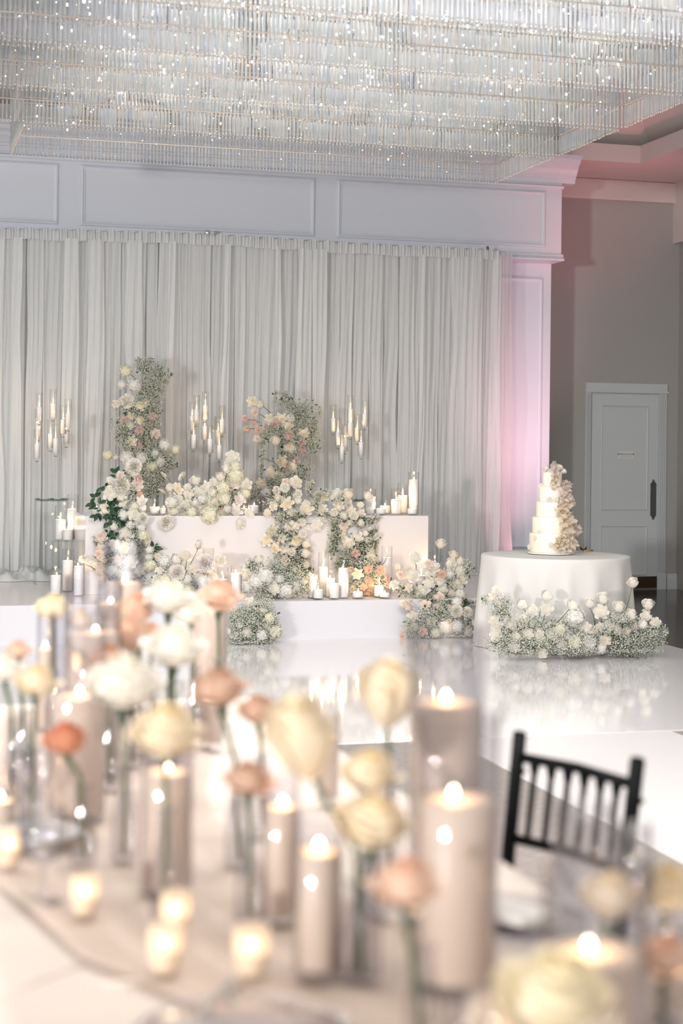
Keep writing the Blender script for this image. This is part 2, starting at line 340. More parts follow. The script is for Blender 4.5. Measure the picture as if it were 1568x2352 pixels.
tx = bpy.data.curves.new('lettering', 'FONT'); tx.body = 'PRIVATE'; tx.size = 0.036; tx.align_x = 'CENTER'; tx.align_y = 'CENTER'; tx.space_character = 1.12; tx.extrude = 0.0004; tx.materials.append(M['ink'])
to = put('lettering', tx, sg, (8.27, WV-0.0352, 1.582)); to.rotation_euler = (PI/2, 0, 0)
mb = MB()
for s in (-1, 1):
    for k in range(3):
        mb.tube([(8.27+s*(0.078+0.008*k), WV-0.036, 1.582+0.006*(1-k)), (8.27+s*(0.092+0.006*k), WV-0.036, 1.585+0.006*(1-k)), (8.27+s*0.105, WV-0.036, 1.580)], [0.0015, 0.004, 0.001], 5)
mb.tube([(8.20, WV-0.036, 1.557), (8.235, WV-0.036, 1.552), (8.27, WV-0.036, 1.556), (8.305, WV-0.036, 1.552), (8.34, WV-0.036, 1.557)], 0.0012, 5)
mb.build('flourish', M['ink'], sg)
mb = MB()
tr = struct('trim_6', MB().box((D0-0.005, WV-0.012, 2.29), (D1+0.005, WV, 2.3)), M['door'], 'fluted white casing around the private door', 'door casing')
for a, b in ((7.765, D0-0.006), (D1+0.006, 8.80)):
    mb = MB().box((a, WV-0.02, 0.18), (b, WV, 2.3)); nfl = 4; wd = (b-a)/(nfl*2+1)
    for k in range(nfl): mb.box((a+wd*(2*k+0.7), WV-0.03, 0.2), (a+wd*(2*k+2.0), WV-0.02, 2.28))
    mb.box((a-0.005, WV-0.034, 0), (b+0.005, WV, 0.18)); mb.build('casing', M['door'], tr)
MB().box((7.75, WV-0.045, 2.3), (8.815, WV, 2.322)).box((7.765, WV-0.03, 2.322), (8.80, WV, 2.41)).build('lintel', M['door'], tr)

# ================================================================ FLOORS AND STAGE
tag(MB().box((-4, 8.55, 0), (6.28, 13.27, 0.006)).build('dance_floor', M['vinyl']), 'glossy white vinyl dance floor before the stage', 'dance floor')
tag(MB().box((3.03, -3.0, 0), (4.38, 8.55, 0.005)).build('aisle_runner', M['runner_vinyl']), 'matte white aisle runner leading to the dance floor', 'runner')
st = thing('stage_platform', 'low white stage platform carrying head table and drapes', 'stage', (2.0, 13.27, 0))
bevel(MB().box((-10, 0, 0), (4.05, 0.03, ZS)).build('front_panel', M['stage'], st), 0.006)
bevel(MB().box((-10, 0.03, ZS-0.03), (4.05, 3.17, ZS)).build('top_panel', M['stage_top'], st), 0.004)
MB().box((4.02, 0.03, 0), (4.05, 3.17, ZS-0.03)).build('side_panel', M['stage'], st)

# ================================================================ DRAPES
cu = thing('sheer_drape_backdrop', 'ivory sheer voile drapes gathered on a rod behind the head table', 'curtain', (3.0, 16.0, ZS))
CU0 = Vector((3.0, 16.0, ZS))
def top_z(u): return float(np.interp(u, [-2, 1.0, 3.02, 4.5, 6.1, 6.4], [3.70, 3.713, 3.747, 3.722, 3.717, 3.70]))
def drape(u0, u1, v, z0, seed, amp=0.03, freq=15, spread=1.0, nz=14, parent=cu, m='drape', name='drape_panel', edge=0.03, ztop=None, nper=12):
    r = random.Random(seed); nu = max(18, int((u1-u0)*freq*nper)); ph = [r.uniform(0, 6.28) for _ in range(8)]
    e0 = [r.uniform(-edge, edge) for _ in range(5)]; e1 = [r.uniform(-edge, edge) for _ in range(5)]; k1, k2 = r.uniform(.7, 1.3), r.uniform(1.6, 2.6)
    def fn(a, b):
        t = b; ee = t*4; i = min(int(ee), 3); f = ee-i; f = f*f*(3-2*f)
        l = u0+(e0[i]*(1-f)+e0[i+1]*f)*min(1, t*3); rr = u1+(e1[i]*(1-f)+e1[i+1]*f)*min(1, t*3)
        u = l+(rr-l)*a; uc = u0+(u1-u0)*a; zt = (ztop or top_z(uc)-0.09)
        z = zt+(z0-zt)*t
        s = uc*freq*2*PI
        g = amp*(0.35+0.65*min(1, t*2.5))
        y = g*(math.sin(s*k1/2+ph[0]+1.2*math.sin(t*2.2+ph[1]))+0.55*math.sin(s*k2/2+ph[2]+0.8*math.sin(t*3+ph[3]))+0.3*math.sin(s*2.3+ph[4]))
        y += 0.006*math.sin(t*9+ph[5]+s)
        return (u-CU0.x, v+y-CU0.y, z-CU0.z)
    mb = MB().grid(fn, nu, nz); return mb.build(name, M[m], parent, True)
u = 0.2; k = 0; rr = random.Random(3)
while u < 6.08:
    wd = rr.choice([0.09, 0.12, 0.16, 0.20, 0.24]); u1 = min(u+wd, 6.12)
    drape(u-0.012, u1-rr.choice([0.0, 0.0, 0.008, 0.016, 0.022]), 15.98+0.035*(k % 2), ZS+0.012, 100+k, rr.uniform(0.006, 0.013), rr.uniform(12, 20), edge=rr.uniform(0.006, 0.03)); u = u1; k += 1
rr = random.Random(5)
for i in range(16):
    a = rr.uniform(0.8, 5.9); drape(a, a+rr.uniform(0.05, 0.16), 15.90+rr.uniform(0, 0.03), ZS+0.012, 300+i, 0.007, 16, edge=0.022, name='drape_strip')
for i in range(5):
    drape(0.2+i*1.18, 0.2+(i+1)*1.18, 16.16, ZS+0.012, 400+i, 0.03, 8, name='back_drape', nper=8)
def header(a, b):
    uu = 0.2+a*5.92; zt = top_z(uu); r = 0.013*math.sin(uu*210+2*math.sin(uu*23))+0.008*math.sin(uu*95+1)
    zz = [zt+0.012*math.sin(uu*40), zt-0.03, zt-0.075, zt-0.112-0.006*math.sin(uu*9)][int(round(b*3))]
    return (uu-CU0.x, 15.935-CU0.y+r*(1.5 if b > 0.9 else 1)-0.012*math.sin(b*PI), zz-CU0.z)
MB().grid(header, 1100, 3).build('gathered_header', M['drape_hem'], cu, True)
MB().tube([(x-CU0.x, 15.965-CU0.y, top_z(x)-0.02-CU0.z) for x in (0.1, 1.0, 2.0, 3.02, 4.0, 5.0, 6.12)], 0.019, 8).build('rod', M['chrome'], cu)
mb = MB().lathe([(0.0, 0.04), (0.03, 0.03), (0.035, 0.0), (0.03, -0.03), (0, -0.04)], 10)
kn = mb.build('rod_joint', M['chrome'], cu, True, (3.03-CU0.x, 15.935-CU0.y, 3.755-CU0.z)); kn.rotation_euler = (0, 1.57, 0); kn.scale = (.8, .8, .8)
MB().lathe([(0.0, 0.02), (0.014, 0.015), (0.014, -0.015), (0, -0.02)], 8).build('rod_end', M['dark_metal'], cu, True, (6.0-CU0.x, 15.92-CU0.y, 3.73-CU0.z))
for x in (0.3, 3.02, 6.06): MB().tube([(x-CU0.x, 16.1-CU0.y, 0.0), (x-CU0.x, 16.1-CU0.y, top_z(x)-0.03-ZS)], 0.02, 8).build('upright_pole', M['chrome'], cu)
drape(6.08, 6.30, 15.97, ZS+0.012, 501, 0.02, 9, m='drape_sheer', name='sheer_tail', edge=0.05, ztop=3.70)
drape(6.02, 6.16, 15.93, ZS+0.012, 502, 0.02, 12, m='drape', name='sheer_tail', edge=0.02, ztop=3.66)
def puddle(u0, u1, v0, v1, hgt, seed):
    r = random.Random(seed); ph = [r.uniform(0, 6.28) for _ in range(9)]
    def fn(a, b):
        uu = u0+(u1-u0)*a; vv = v0+(v1-v0)*b; e = math.sin(PI*min(max(a, 0.0), 1))**0.6*(1-abs(2*b-1)**3)
        z = hgt*e*(0.55+0.25*math.sin(uu*17+vv*13+ph[0])+0.22*math.sin(uu*41-vv*30+ph[1])+0.15*math.sin(uu*70+vv*60+ph[2]))
        return (uu-CU0.x+0.03*math.sin(vv*25+ph[3]), vv-CU0.y+0.03*math.sin(uu*19+ph[4]), max(0.004, z))
    MB().grid(fn, 60, 18).build('puddled_hem', M['drape_hem'], cu, True)
puddle(0.5, 2.15, 15.56, 15.96, 0.13, 1); puddle(5.0, 6.2, 15.72, 15.95, 0.05, 2)

# ================================================================ HEAD TABLE, PLINTHS
TB = 1.01; TV0 = 14.1
ht = thing('head_table', 'long glossy white head table box on the stage', 'table', (3.2, TV0, ZS))
bevel(MB().box((-1.56, 0, 0), (1.57, 0.02, TB-ZS-0.0005)).build('front_panel', M['table_box'], ht), 0.008)
bevel(MB().box((-1.56, 0.0205, TB-ZS-0.02), (1.57, 0.86, TB-ZS)).build('table_top', M['table_box'], ht), 0.006)
for x in (-1.56, 1.55): MB().box((x, 0.0205, 0), (x+0.02, 0.86, TB-ZS-0.0205)).build('side_panel', M['table_box'], ht)

def plinth(label, x0, x1, y0, y1, z0, z1, group=None):
    t = thing('acrylic_plinth', label, 'plinth', ((x0+x1)/2, (y0+y1)/2, z0), 0, group)
    a, b = (x1-x0)/2, (y1-y0)/2; h = z1-z0; e = 0.008
    for (p, q) in (((-a, -b, 0), (a, -b+e, h-e)), ((-a, b-e, 0), (a, b, h-e)), ((-a, -b+e, 0), (-a+e, b-e, h-e)), ((a-e, -b+e, 0), (a, b-e, h-e))):
        MB().box(p, q).build('side_panel', M['acrylic'], t)
    MB().box((-a, -b, h-e), (a, b, h)).build('top_panel', M['acrylic'], t)
    return t

# ================================================================ CANDLES
N = [0]
def flame_mesh(near):
    k = 1.0
    prof = [(0.0006, 0), (0.0040*k, 0.003), (0.0050*k, 0.007), (0.0038*k, 0.013), (0.0018*k, 0.019), (0.0003, 0.023)]
    return MB().lathe(prof, 10).mesh('flame', M['flame_near' if near else 'flame'], True)
FM = {True: flame_mesh(True), False: flame_mesh(False)}
WK = MB().tube([(0, 0, -0.004), (0.0008, 0, 0.004), (0.002, 0, 0.011)], 0.0011, 5).mesh('wick', M['wick'])
def flame(parent, loc, near=False, power=0.5, scale=1.0, lit=True):
    put('wick', WK, parent, loc)
    f = put('flame', FM[near], parent, (loc[0], loc[1], loc[2]+0.007)); f.scale = (scale, scale, scale*random.uniform(0.85, 1.15)*(0.62 if near else 1)); f.rotation_euler = (random.uniform(-.08, .08), random.uniform(-.08, .08), 0)
    if lit: lamp('candle_light', 'POINT', (loc[0], loc[1], loc[2]+0.024), power, (1.0, 0.60, 0.28), 0.009, None, parent)
def hurricane(label, base, dia, hw, hg, group='candles in glass cylinders', near=False, power=0.75, cat='candle', empty=False):
    """glass cylinder standing on base, filled with wax to height hw; rim at height hg"""
    t = thing('hurricane_candle', label, cat, base, random.uniform(0, 6), group)
    R = dia/2; n = 40 if near else 24; th = 0.0035 if near else 0.002
    prof = [(0.0, 0), (R-0.003, 0), (R, 0.003), (R, hg-0.001), (R-th/2, hg), (R-th, hg-0.001), (R-th, 0.012), (0.0, 0.010)]
    MB().lathe(prof, n).build('glass_cylinder', M['glass_near' if near else 'glass'], t, True)
    if empty: return t
    r = R-th-0.0012; wf = 0.008
    wp = [(0.0, 0.0125), (r-0.004, 0.0125), (r, 0.017), (r, hw-0.002), (r-0.002, hw), (r*0.55, hw-0.001), (r*0.3, hw-0.004), (0, hw-0.005)]
    wx = MB().lathe(wp, n).build('wax', M['wax_near' if near else 'wax'], t, True)
    flame(wx, (random.uniform(-.15, .15)*r, random.uniform(-.15, .15)*r, hw-0.004), near, power, 1.05 if near else 1.1)
    return t
def hur_v(label, px, v, z0, wax_y, glass_y, w, group, **kw):
    p = pt_v(px, wax_y, v); q = pt_v(px, glass_y, v); d = depth(p)
    return hurricane(label, (p.x, v, z0), w*d/F, p.z-z0, q.z-z0, group, **kw)
G1 = 'candles on the head table right end'
for row in (
    ('medium candle behind a white rose, leftmost on the head table right end', 850.7, 14.27, 1141, 1123.6, 24),
    ('squat candle in low glass, second from left on head table right end', 873.9, 14.22, 1168, 1160, 24),
    ('short candle half hidden behind a squat one on the head table right end', 885, 14.42, 1161.5, 1149, 24),
    ('medium candle in front of a taller one, mid right end of head table', 909.4, 14.25, 1146.6, 1122.5, 24),
    ('second tallest candle in cylinder on the head table right end', 924.8, 14.42, 1137.4, 1109.4, 24),
    ('tallest white pillar candle standing at the head table right end', 950, 14.38, 1101.8, 1084, 24.5),
    ('squat candle in low glass before the tallest pillar on the head table', 946.6, 14.2, 1168.4, 1160, 24)):
    hur_v(row[0], row[1], row[2], TB, row[3], row[4], row[5], G1)
G2 = 'candles on the head table left half'
for row in (
    ('candle in glass cylinder on head table left of the cream centrepiece', 355, 14.3, 1164, 1147.7, 24),
    ('small votive candle touching the left side of the cream centrepiece', 375, 14.24, 1167.6, 1160, 16),
    ('candle in clear glass on head table right of the cream centrepiece', 582, 14.3, 1161, 1148, 25),
    ('small votive candle peeking out right behind the cream centrepiece', 560, 14.36, 1168, 1160, 18),
    ('candle behind dark green leaves at the head table left end', 221, 14.3, 1169, 1155, 24),
    ('candle in tall glass half hidden behind blush roses on head table', 325, 14.38, 1164, 1133, 24)):
    hur_v(row[0], row[1], row[2], TB, row[3], row[4], row[5], G2)
wg = thing('water_glass', 'empty clear tumbler on head table behind white garland roses', 'glass', tuple(pt_v(602, 1180, 14.62).xy)+(TB,))
MB().lathe([(0, 0), (0.036, 0), (0.041, 0.148), (0.039, 0.149), (0.035, 0.008), (0, 0.008)], 24).build('bowl', M['glass'], wg, True)
G3 = 'candles along the stage front edge'
for row in (
    ('candle partly behind baby\'s breath, leftmost on the stage edge below the garland', 718, 13.52, 1326, 1311, 22),
    ('short candle at the front, second from left on the stage edge', 730.6, 13.40, 1354.5, 1338, 25),
    ('tall slim candle at the back between the two flower cascades', 742.6, 13.70, 1302, 1269, 24),
    ('medium candle standing behind the front middle one on the stage edge', 759, 13.56, 1328.7, 1311.5, 24),
    ('medium candle at the very front between the cascades', 767.5, 13.40, 1340, 1326, 24),
    ('tallest white pillar candle on the stage edge between the cascades', 789, 13.46, 1304.8, 1272, 25),
    ('wide squat candle alone before the peach roses on the stage edge', 821, 13.42, 1359, 1351.7, 26),
    ('medium candle right of the peach roses, behind a squat one', 870, 13.50, 1345, 1321, 24),
    ('squat candle right of the peach roses on the stage edge', 883, 13.40, 1362, 1353, 25),
    ('tall candle standing back against the head table behind peach roses', 888, 13.85, 1280, 1254.5, 25),
    ('candle behind the right hand rose meadow at the head table corner', 998, 13.95, 1293.5, 1267, 24),
    ('candle glowing low behind white roses of the right hand meadow', 967, 13.75, 1322, 1297, 24),
    ('candle beside hydrangeas, left of the left flower cascade on stage', 543, 13.6, 1316, 1300, 26),
    ('candle low in a tall glass left of the hydrangea clump', 511, 13.62, 1330, 1303, 26),
    ('candle in tall glass behind the pale peony of the left meadow', 478, 13.9, 1312, 1259, 26)):
    hur_v(row[0], row[1], row[2], ZS, row[3], row[4], row[5], G3)
RZ = pt_v(150, 1242, 15.09).z
RL, RR = pt_v(119, 1300, 15.09).x, pt_v(194, 1300, 15.09).x
plinth('low clear acrylic riser carrying three candles beside the drapes', RL, RR, 14.975, 15.20, ZS, RZ)
G4 = 'candles left of the head table'
for row in (
    ('left medium candle of three on the clear acrylic riser', 139, 15.135, RZ, 1193, 1161, 26),
    ('tallest candle of three on the clear acrylic riser', 167, 15.135, RZ, 1168.3, 1135.7, 26),
    ('squat candle in front on the clear acrylic riser', 156.7, 15.035, RZ, 1216, 1203, 26.5),
    ('short candle on the stage left of the acrylic riser foot', 128, 14.1, ZS, 1321.7, 1301.5, 26),
    ('tall candle on the stage before the acrylic riser', 156, 14.45, ZS, 1287.4, 1261, 26.5),
    ('shorter candle on the stage behind a drooping blush rose', 181, 14.0, ZS, 1300, 1275, 24)):
    hur_v(row[0], row[1], row[2], row[3], row[4], row[5], row[6], G4)

def candelabra(label, v, z0, cx_px, arms):
    """clear stems of different heights on a round glass plate, each with a cup, taper candle and chimney"""
    c = pt_v(cx_px, 1150, v); t = thing('glass_candelabra', label, 'candelabra', (c.x, v, z0), 0, 'glass candelabras behind the head table')
    bevel(MB().lathe([(0, 0), (0.148, 0), (0.15, 0.002), (0.15, 0.008), (0.148, 0.010), (0, 0.010)], 40).build('base_plate', M['glass_edge'], t), 0.001)
    for i, (px, py, dv) in enumerate(arms):
        p = pt_v(px, py, v+dv); x, y, zt = p.x-c.x, dv, p.z-z0
        cup = zt-0.135
        sm = MB().tube([(x, y, 0.0101), (x, y, cup-0.03)], 0.0095, 8).build('stem', M['glass'], t, True)
        MB().lathe([(0.0, 0.0101), (0.017, 0.0101), (0.017, 0.017), (0.0, 0.017)], 12, (x, y)).lathe([(0, cup-0.034), (0.014, cup-0.034), (0.014, cup-0.028), (0, cup-0.028)], 12, (x, y)).build('collar', M['dark_metal'], sm)
        MB().lathe([(0.0, cup-0.028), (0.012, cup-0.028), (0.03, cup-0.004), (0.033, cup), (0.0, cup-0.0005)], 16, (x, y)).build('cup', M['glass'], sm, True)
        MB().lathe([(0.0305, cup+0.0005), (0.0325, cup+0.0005), (0.0325, cup+0.27), (0.0305, cup+0.27)], 24, (x, y), 0, True).build('chimney', M['glass'], sm, True)
        cd = MB().lathe([(0, cup+0.001), (0.0225, cup+0.001), (0.023, zt-0.004), (0.021, zt), (0.012, zt-0.003), (0, zt-0.004)], 16, (x, y)).build('taper_candle', M['wax'], t, True)
        flame(cd, (x, y, zt-0.003), False, 0.2, 0.9)
    return t
CA = [(235, 430, 0.07), (485, 365, .09), (757, 545, -0.03), (665, 655, 0.06), (215, 720, 0.10), (438, 910, .04), (530, 995, -0.1), (195, 1090, -0.05), (725, 840, 0.1)]
CA = [(60+x/7.843, 880+y/7.843, d) for x, y, d in CA]
CB = [(451, 940, -.02), (441, 955, .08), (471.5, 931, .1), (510, 963, 0), (444.6, 998, -.09), (470, 978, .07), (482, 1007.5, -.12), (501, 988, .09), (503.6, 1022, -.05)]
CC = [(765, 960, .05), (804.5, 939, .11), (838, 949, .02), (804.5, 971, -.05), (776, 991, -.03), (820, 982, .06), (792, 1005, .09), (785, 1024.6, -.10), (829, 1015, -.06)]
PZ = 1.10
for lab, px, arms, side in (('glass candelabra at the left on a clear plinth before bare drapes', 118, CA, 'left candelabra'),
                            ('middle glass candelabra between the two tall flower columns', 476, CB, 'middle candelabra'),
                            ('right glass candelabra between flower column and head table candles', 801, CC, 'right candelabra')):
    c = pt_v(px, 1150, 15.36)
    plinth('tall clear acrylic plinth under the '+side, c.x-0.15, c.x+0.15, 15.21, 15.51, ZS, PZ, 'clear plinths under the candelabras')
    candelabra(lab, 15.36, PZ, px, arms)

# ================================================================ FLOWERS
def petal_grid(mb, a0, half, R, zb, zt, curl, nu, nv, point=0.0, rb=0.08, ruf=0.0, r=random):
    ph = r.uniform(0, 6.28)
    def fn(a, b):
        s = 2*a-1; tt = b*(1-(0.10+0.20*point)*abs(s)**2*(b > 0.5)*(b-0.5)*2)
        rad = rb+(R-rb)*math.sin(min(tt, 1)*PI/2)**0.75
        z = zb+(zt-zb)*tt**1.15
        if tt > 0.6: q = (tt-0.6)/0.4; rad += curl*q*q*(1-0.55*abs(s)); z -= curl*0.55*q*q
        w = half*(math.sin(min(1, tt*1.25+0.18)*PI*0.5))*(1-0.25*point*max(0, tt-0.6)/0.4*1.6)
        ang = a0+s*w; rad *= 1+0.10*s+ruf*math.sin(s*9+ph)*tt
        z += ruf*0.7*math.sin(s*11+ph*2)*tt
        return (rad*math.cos(ang), rad*math.sin(ang), z)
    mb.grid(fn, nu, nv)
def rose_mesh(name, seed, op=1.0, point=0.0, nu=4, nv=4, layers=(3, 4, 5, 5, 6, 6), tall=0.95, ruf=0.0, curl=0.16):
    r = random.Random(seed); mb = MB(); n = len(layers); a = 0
    for i, c in enumerate(layers):
        o = i/(n-1)
        R = 0.15+(0.62*o**1.05)*(0.45+0.55*op); zt = (0.40-0.42*o**1.7*op)*tall
        for k in range(c):
            a += 2*PI/c; petal_grid(mb, a+i*0.7+r.uniform(-.2, .2), (1.25-0.45*o)*(3.6/c if c > 4 else 1), R*r.uniform(.94, 1.06), -0.45, zt+r.uniform(-.04, .04), curl*o*op*r.uniform(.7, 1.4), nu, nv, point*o, 0.06+0.03*o, ruf, r)
        a += 0.5
    mb.lathe([(0.66*(0.45+0.55*op), -0.12), (0.5*(0.45+0.55*op), 0.10*tall), (0.34, 0.20*tall), (0.18, 0.25*tall), (0.02, 0.27*tall)], 10)
    # closed green-white underside so that no head is see-through
    mb.lathe([(0.02, -0.47), (0.2, -0.43), (0.36, -0.25), (0.34, -0.05), (0.02, -0.02)], 8)
    m = max(math.hypot(x, y) for x, y, z in mb.v); mb.v = [(x/m, y/m, z/m) for x, y, z in mb.v]
    return mb
def frill_mesh(seed, n=60, flat=0.8, cup=0.0):
    r = random.Random(seed); mb = MB()
    for i in range(n):
        t = (i+0.5)/n; th = math.acos(1-t*1.15); ph = i*2.39996
        d = Vector((math.sin(th)*math.cos(ph), math.sin(th)*math.sin(ph), math.cos(th)*flat)); e = Vector((-math.sin(ph), math.cos(ph), 0)); L = r.uniform(.85, 1.05); wd = r.uniform(.20, .30); tw = r.uniform(-.5, .5); q = r.uniform(0, 6)
        nrm = d.cross(e).normalized()
        def fn(a, b):
            s = 2*a-1; w = wd*(0.25+0.75*b)*s
            return d*(L*(0.25+0.75*b))+(e*math.cos(tw)+nrm*math.sin(tw))*w+nrm*(0.10*math.sin(s*5+q)*b+0.12*(b-0.5)*s*s)
        mb.grid(fn, 4, 2)
    mb.lathe([(0.02, -0.35), (0.35, -0.25), (0.5, 0.1), (0.3, 0.4*flat), (0.02, 0.5*flat)], 8)
    return mb
def hyd_mesh(seed, n=85):
    r = random.Random(seed); mb = MB(); 
    for i in range(n):
        t = (i+0.5)/n; z = 1-1.75*t; rad = math.sqrt(max(0, 1-z*z)); ph = i*2.39996
        d = Vector((rad*math.cos(ph), rad*math.sin(ph), z)); d = (d+Vector((r.gauss(0, .1), r.gauss(0, .1), r.gauss(0, .1)))).normalized()
        a = d.cross(Vector((0.3, 0.2, 1))).normalized(); b = d.cross(a); tw = r.uniform(0, 1.6); a, b = a*math.cos(tw)+b*math.sin(tw), b*math.cos(tw)-a*math.sin(tw)
        c = d*r.uniform(.84, .98); s = r.uniform(.20, .26)
        for (p, q) in ((a, b), (b, -a), (-a, -b), (-b, a)):
            mb.add([c*0.985, c+p*s*0.55+q*s*0.18+d*0.03, c+(p+q)*s*0.62+d*0.02*r.uniform(-1, 2), c+q*s*0.55+p*s*0.18+d*0.03], [(0, 1, 2, 3)])
    mb.lathe([(0.02, -0.75), (0.55, -0.5), (0.76, 0), (0.6, 0.5), (0.02, 0.76)], 10)
    return mb
def disc_mesh(seed):
    mb = MB(); r = random.Random(seed)
    for layer, (n, R, z) in enumerate(((16, 1.0, 0.0), (14, 0.85, 0.12), (10, 0.6, 0.25), (7, 0.35, 0.34))):
        for k in range(n): petal_grid(mb, 2*PI*k/n+layer*.3, 0.26+0.05*layer, R*r.uniform(.93, 1.05), -0.12, z-0.05, -0.02, 2, 2, 0, 0.05, 0.03, r)
    mb.lathe([(0.02, -0.25), (0.2, -0.2), (0.4, -0.06), (0.02, -0.02)], 8)
    return mb
PROTO = {}
def proto(t, hi=False):
    k = (t, hi)
    if k not in PROTO:
        h = dict(nu=8, nv=8) if hi else dict(nu=4, nv=4)
        if t == 'R': L = [rose_mesh('r', s, 0.92, 0.2, **h) for s in (1, 2, 3)]
        elif t == 'G': L = [rose_mesh('g', s, 1.0, 0.75, layers=(5, 6, 6, 6, 6), ruf=0.05, curl=0.22, **h) for s in (4, 5, 6)]
        elif t == 'B': L = [rose_mesh('b', s, 0.35, 0.3, layers=(3, 4, 5, 5), tall=1.2, curl=0.12, **h) for s in (7, 8)]
        elif t == 'M': L = [rose_mesh('m', s, 0.9, 0.0, layers=(4, 6, 8, 9, 9), nu=2, nv=3, ruf=0.03, curl=0.05) for s in (9, 10)]
        elif t == 'C': L = [frill_mesh(s, 44, 0.85) for s in (11, 12)]
        elif t == 'P': L = [frill_mesh(s, 90, 0.8) for s in (13, 14)]
        elif t == 'D': L = [disc_mesh(15), disc_mesh(16)]
        elif t in 'HW': L = [hyd_mesh(17), hyd_mesh(18), hyd_mesh(19)]
        PROTO[k] = L
    return PROTO[k]
NM = {'R': 'rose', 'G': 'garden_rose', 'B': 'rose_bud', 'M': 'ranunculus', 'C': 'carnation', 'P': 'peony', 'D': 'scabiosa', 'H': 'hydrangea', 'W': 'stock_flower'}
FMESH = {}
def head_mesh(t, col, i, hi=False):
    k = (t, col, i % 3, hi)
    if k not in FMESH:
        L = proto(t, hi); mk = ('hyd_c' if col == 'c' else 'hyd_w') if t in 'HW' else 'petal_'+col
        FMESH[k] = L[i % len(L)].mesh(NM[t], M[mk], True)
    return FMESH[k]
CAMV = Vector((0, 0, H))
def orient(o, axis, spin):
    o.rotation_mode = 'QUATERNION'; q = Vector(axis).normalized().to_track_quat('Z', 'Y'); o.rotation_quaternion = q @ Matrix.Rotation(spin, 4, 'Z').to_quaternion()
OCT = [(1, 0, 0), (-1, 0, 0), (0, 1, 0), (0, -1, 0), (0, 0, 1), (0, 0, -1)]
OF = [(0, 2, 4), (2, 1, 4), (1, 3, 4), (3, 0, 4), (2, 0, 5), (1, 2, 5), (3, 1, 5), (0, 3, 5)]
def np_mesh(name, V, Fc, m):
    me = bpy.data.meshes.new(name); nv, nf, k = len(V), len(Fc), Fc.shape[1]
    me.vertices.add(nv); me.vertices.foreach_set('co', V.astype(np.float32).ravel()); me.loops.add(nf*k); me.loops.foreach_set('vertex_index', Fc.astype(np.int32).ravel())
    me.polygons.add(nf); me.polygons.foreach_set('loop_start', np.arange(0, nf*k, k, dtype=np.int32)); me.update(calc_edges=True); me.validate(); me.materials.append(m); return me
def breath(root, ells, v, org, dens=0.16, dv=0.11, zmin=-9, dot=0.0058, fill=True):
    P = []; Q = []; LF = []
    for (cx, cy_, rx, ry) in ells:
        n = max(12, int(PI*rx*ry*dens*1.7)); cnt = 0; k = max(4, n//45)
        cl = [(rng.normal(0, .45), rng.normal(0, .45), rng.uniform(-1, 1)) for _ in range(k)]     # sprays inside the cloud
        for _ in range(n):
            a, b, c = cl[rng.integers(k)]; sx, sy = a+rng.normal(0, .36), b+rng.normal(0, .36)
            if sx*sx+sy*sy > 1.9: continue
            p = pt_v(cx+sx*rx, cy_+sy*ry, v+dv*(0.5*c+rng.normal(0, .4))*math.sqrt(max(.1, 1.3-sx*sx*.7-sy*sy*.7)))
            if p.z < zmin+0.006: p.z = zmin+0.006+rng.uniform(0, .02)
            clear_of(p); P.append(p)
            if rng.uniform() < .3:
                e = pt_v(cx+a*rx*.8+rng.normal(0, 2), cy_+b*ry*.8+abs(rng.normal(0, 8)), v+dv*.5*c); e.z = max(e.z, zmin+.004); clear_of(e); Q.append((p, e))
        if fill:
            for _ in range(int(rx*ry*0.10)):
                a, b = rng.normal(0, .38), rng.normal(0, .38); p = pt_v(cx+a*rx, cy_+b*ry, v+dv*rng.uniform(.1, .9)); p.z = max(p.z, zmin+.02); clear_of(p, .04); LF.append(p)
    P = np.array(P)-np.array(org); s = rng.uniform(.6, 1.25, len(P))*dot
    V = (P[:, None, :]+np.array(OCT)[None]*s[:, None, None]*np.array([1, 1, .8])).reshape(-1, 3)
    Fc = (np.arange(len(P))[:, None, None]*6+np.array(OF)[None]).reshape(-1, 3)
    tag(put('babys_breath', np_mesh('babys_breath', V, Fc, M['breath']), root), kind='stuff')
    if Q:
        A = np.array([q[0] for q in Q])-np.array(org); B = np.array([q[1] for q in Q])-np.array(org); w_ = np.array([.0011, .0003, 0])
        V = np.stack([A-w_, A+w_, B+w_, B-w_], 1).reshape(-1, 3); Fc = np.arange(len(A)*4).reshape(-1, 4)
        tag(put('fine_stems', np_mesh('fine_stems', V, Fc, M['breath_stem']), root), kind='stuff')
    if LF:
        n = len(LF); A = np.array(LF)-np.array(org); d = rng.normal(0, 1, (n, 3)); d /= np.linalg.norm(d, axis=1)[:, None]; e = np.cross(d, rng.normal(0, 1, (n, 3))); e /= np.linalg.norm(e, axis=1)[:, None]
        L = rng.uniform(.02, .045, n)[:, None]
        V = np.stack([A, A+d*L*.5+e*L*.28, A+d*L, A+d*L*.5-e*L*.28], 1).reshape(-1, 3); Fc = np.arange(n*4).reshape(-1, 4)
        V[:, 2] = np.maximum(V[:, 2], zmin-org[2]+.003)
        tag(put('filler_greenery', np_mesh('filler_greenery', V, Fc, M['leaf_b']), root), kind='stuff')
LEAF = None
def leaf_mesh():
    mb = MB()
    def fn(a, b):
        s = 2*a-1; w = 0.30*math.sin(PI*min(b*0.94+0.04, 1))**0.8*(1.15-0.5*b); return (w*s, b, 0.10*abs(s)*math.sin(PI*b)-0.16*b*b)
    return mb.grid(fn, 4, 6).mesh('leaf', M['leaf'], True)
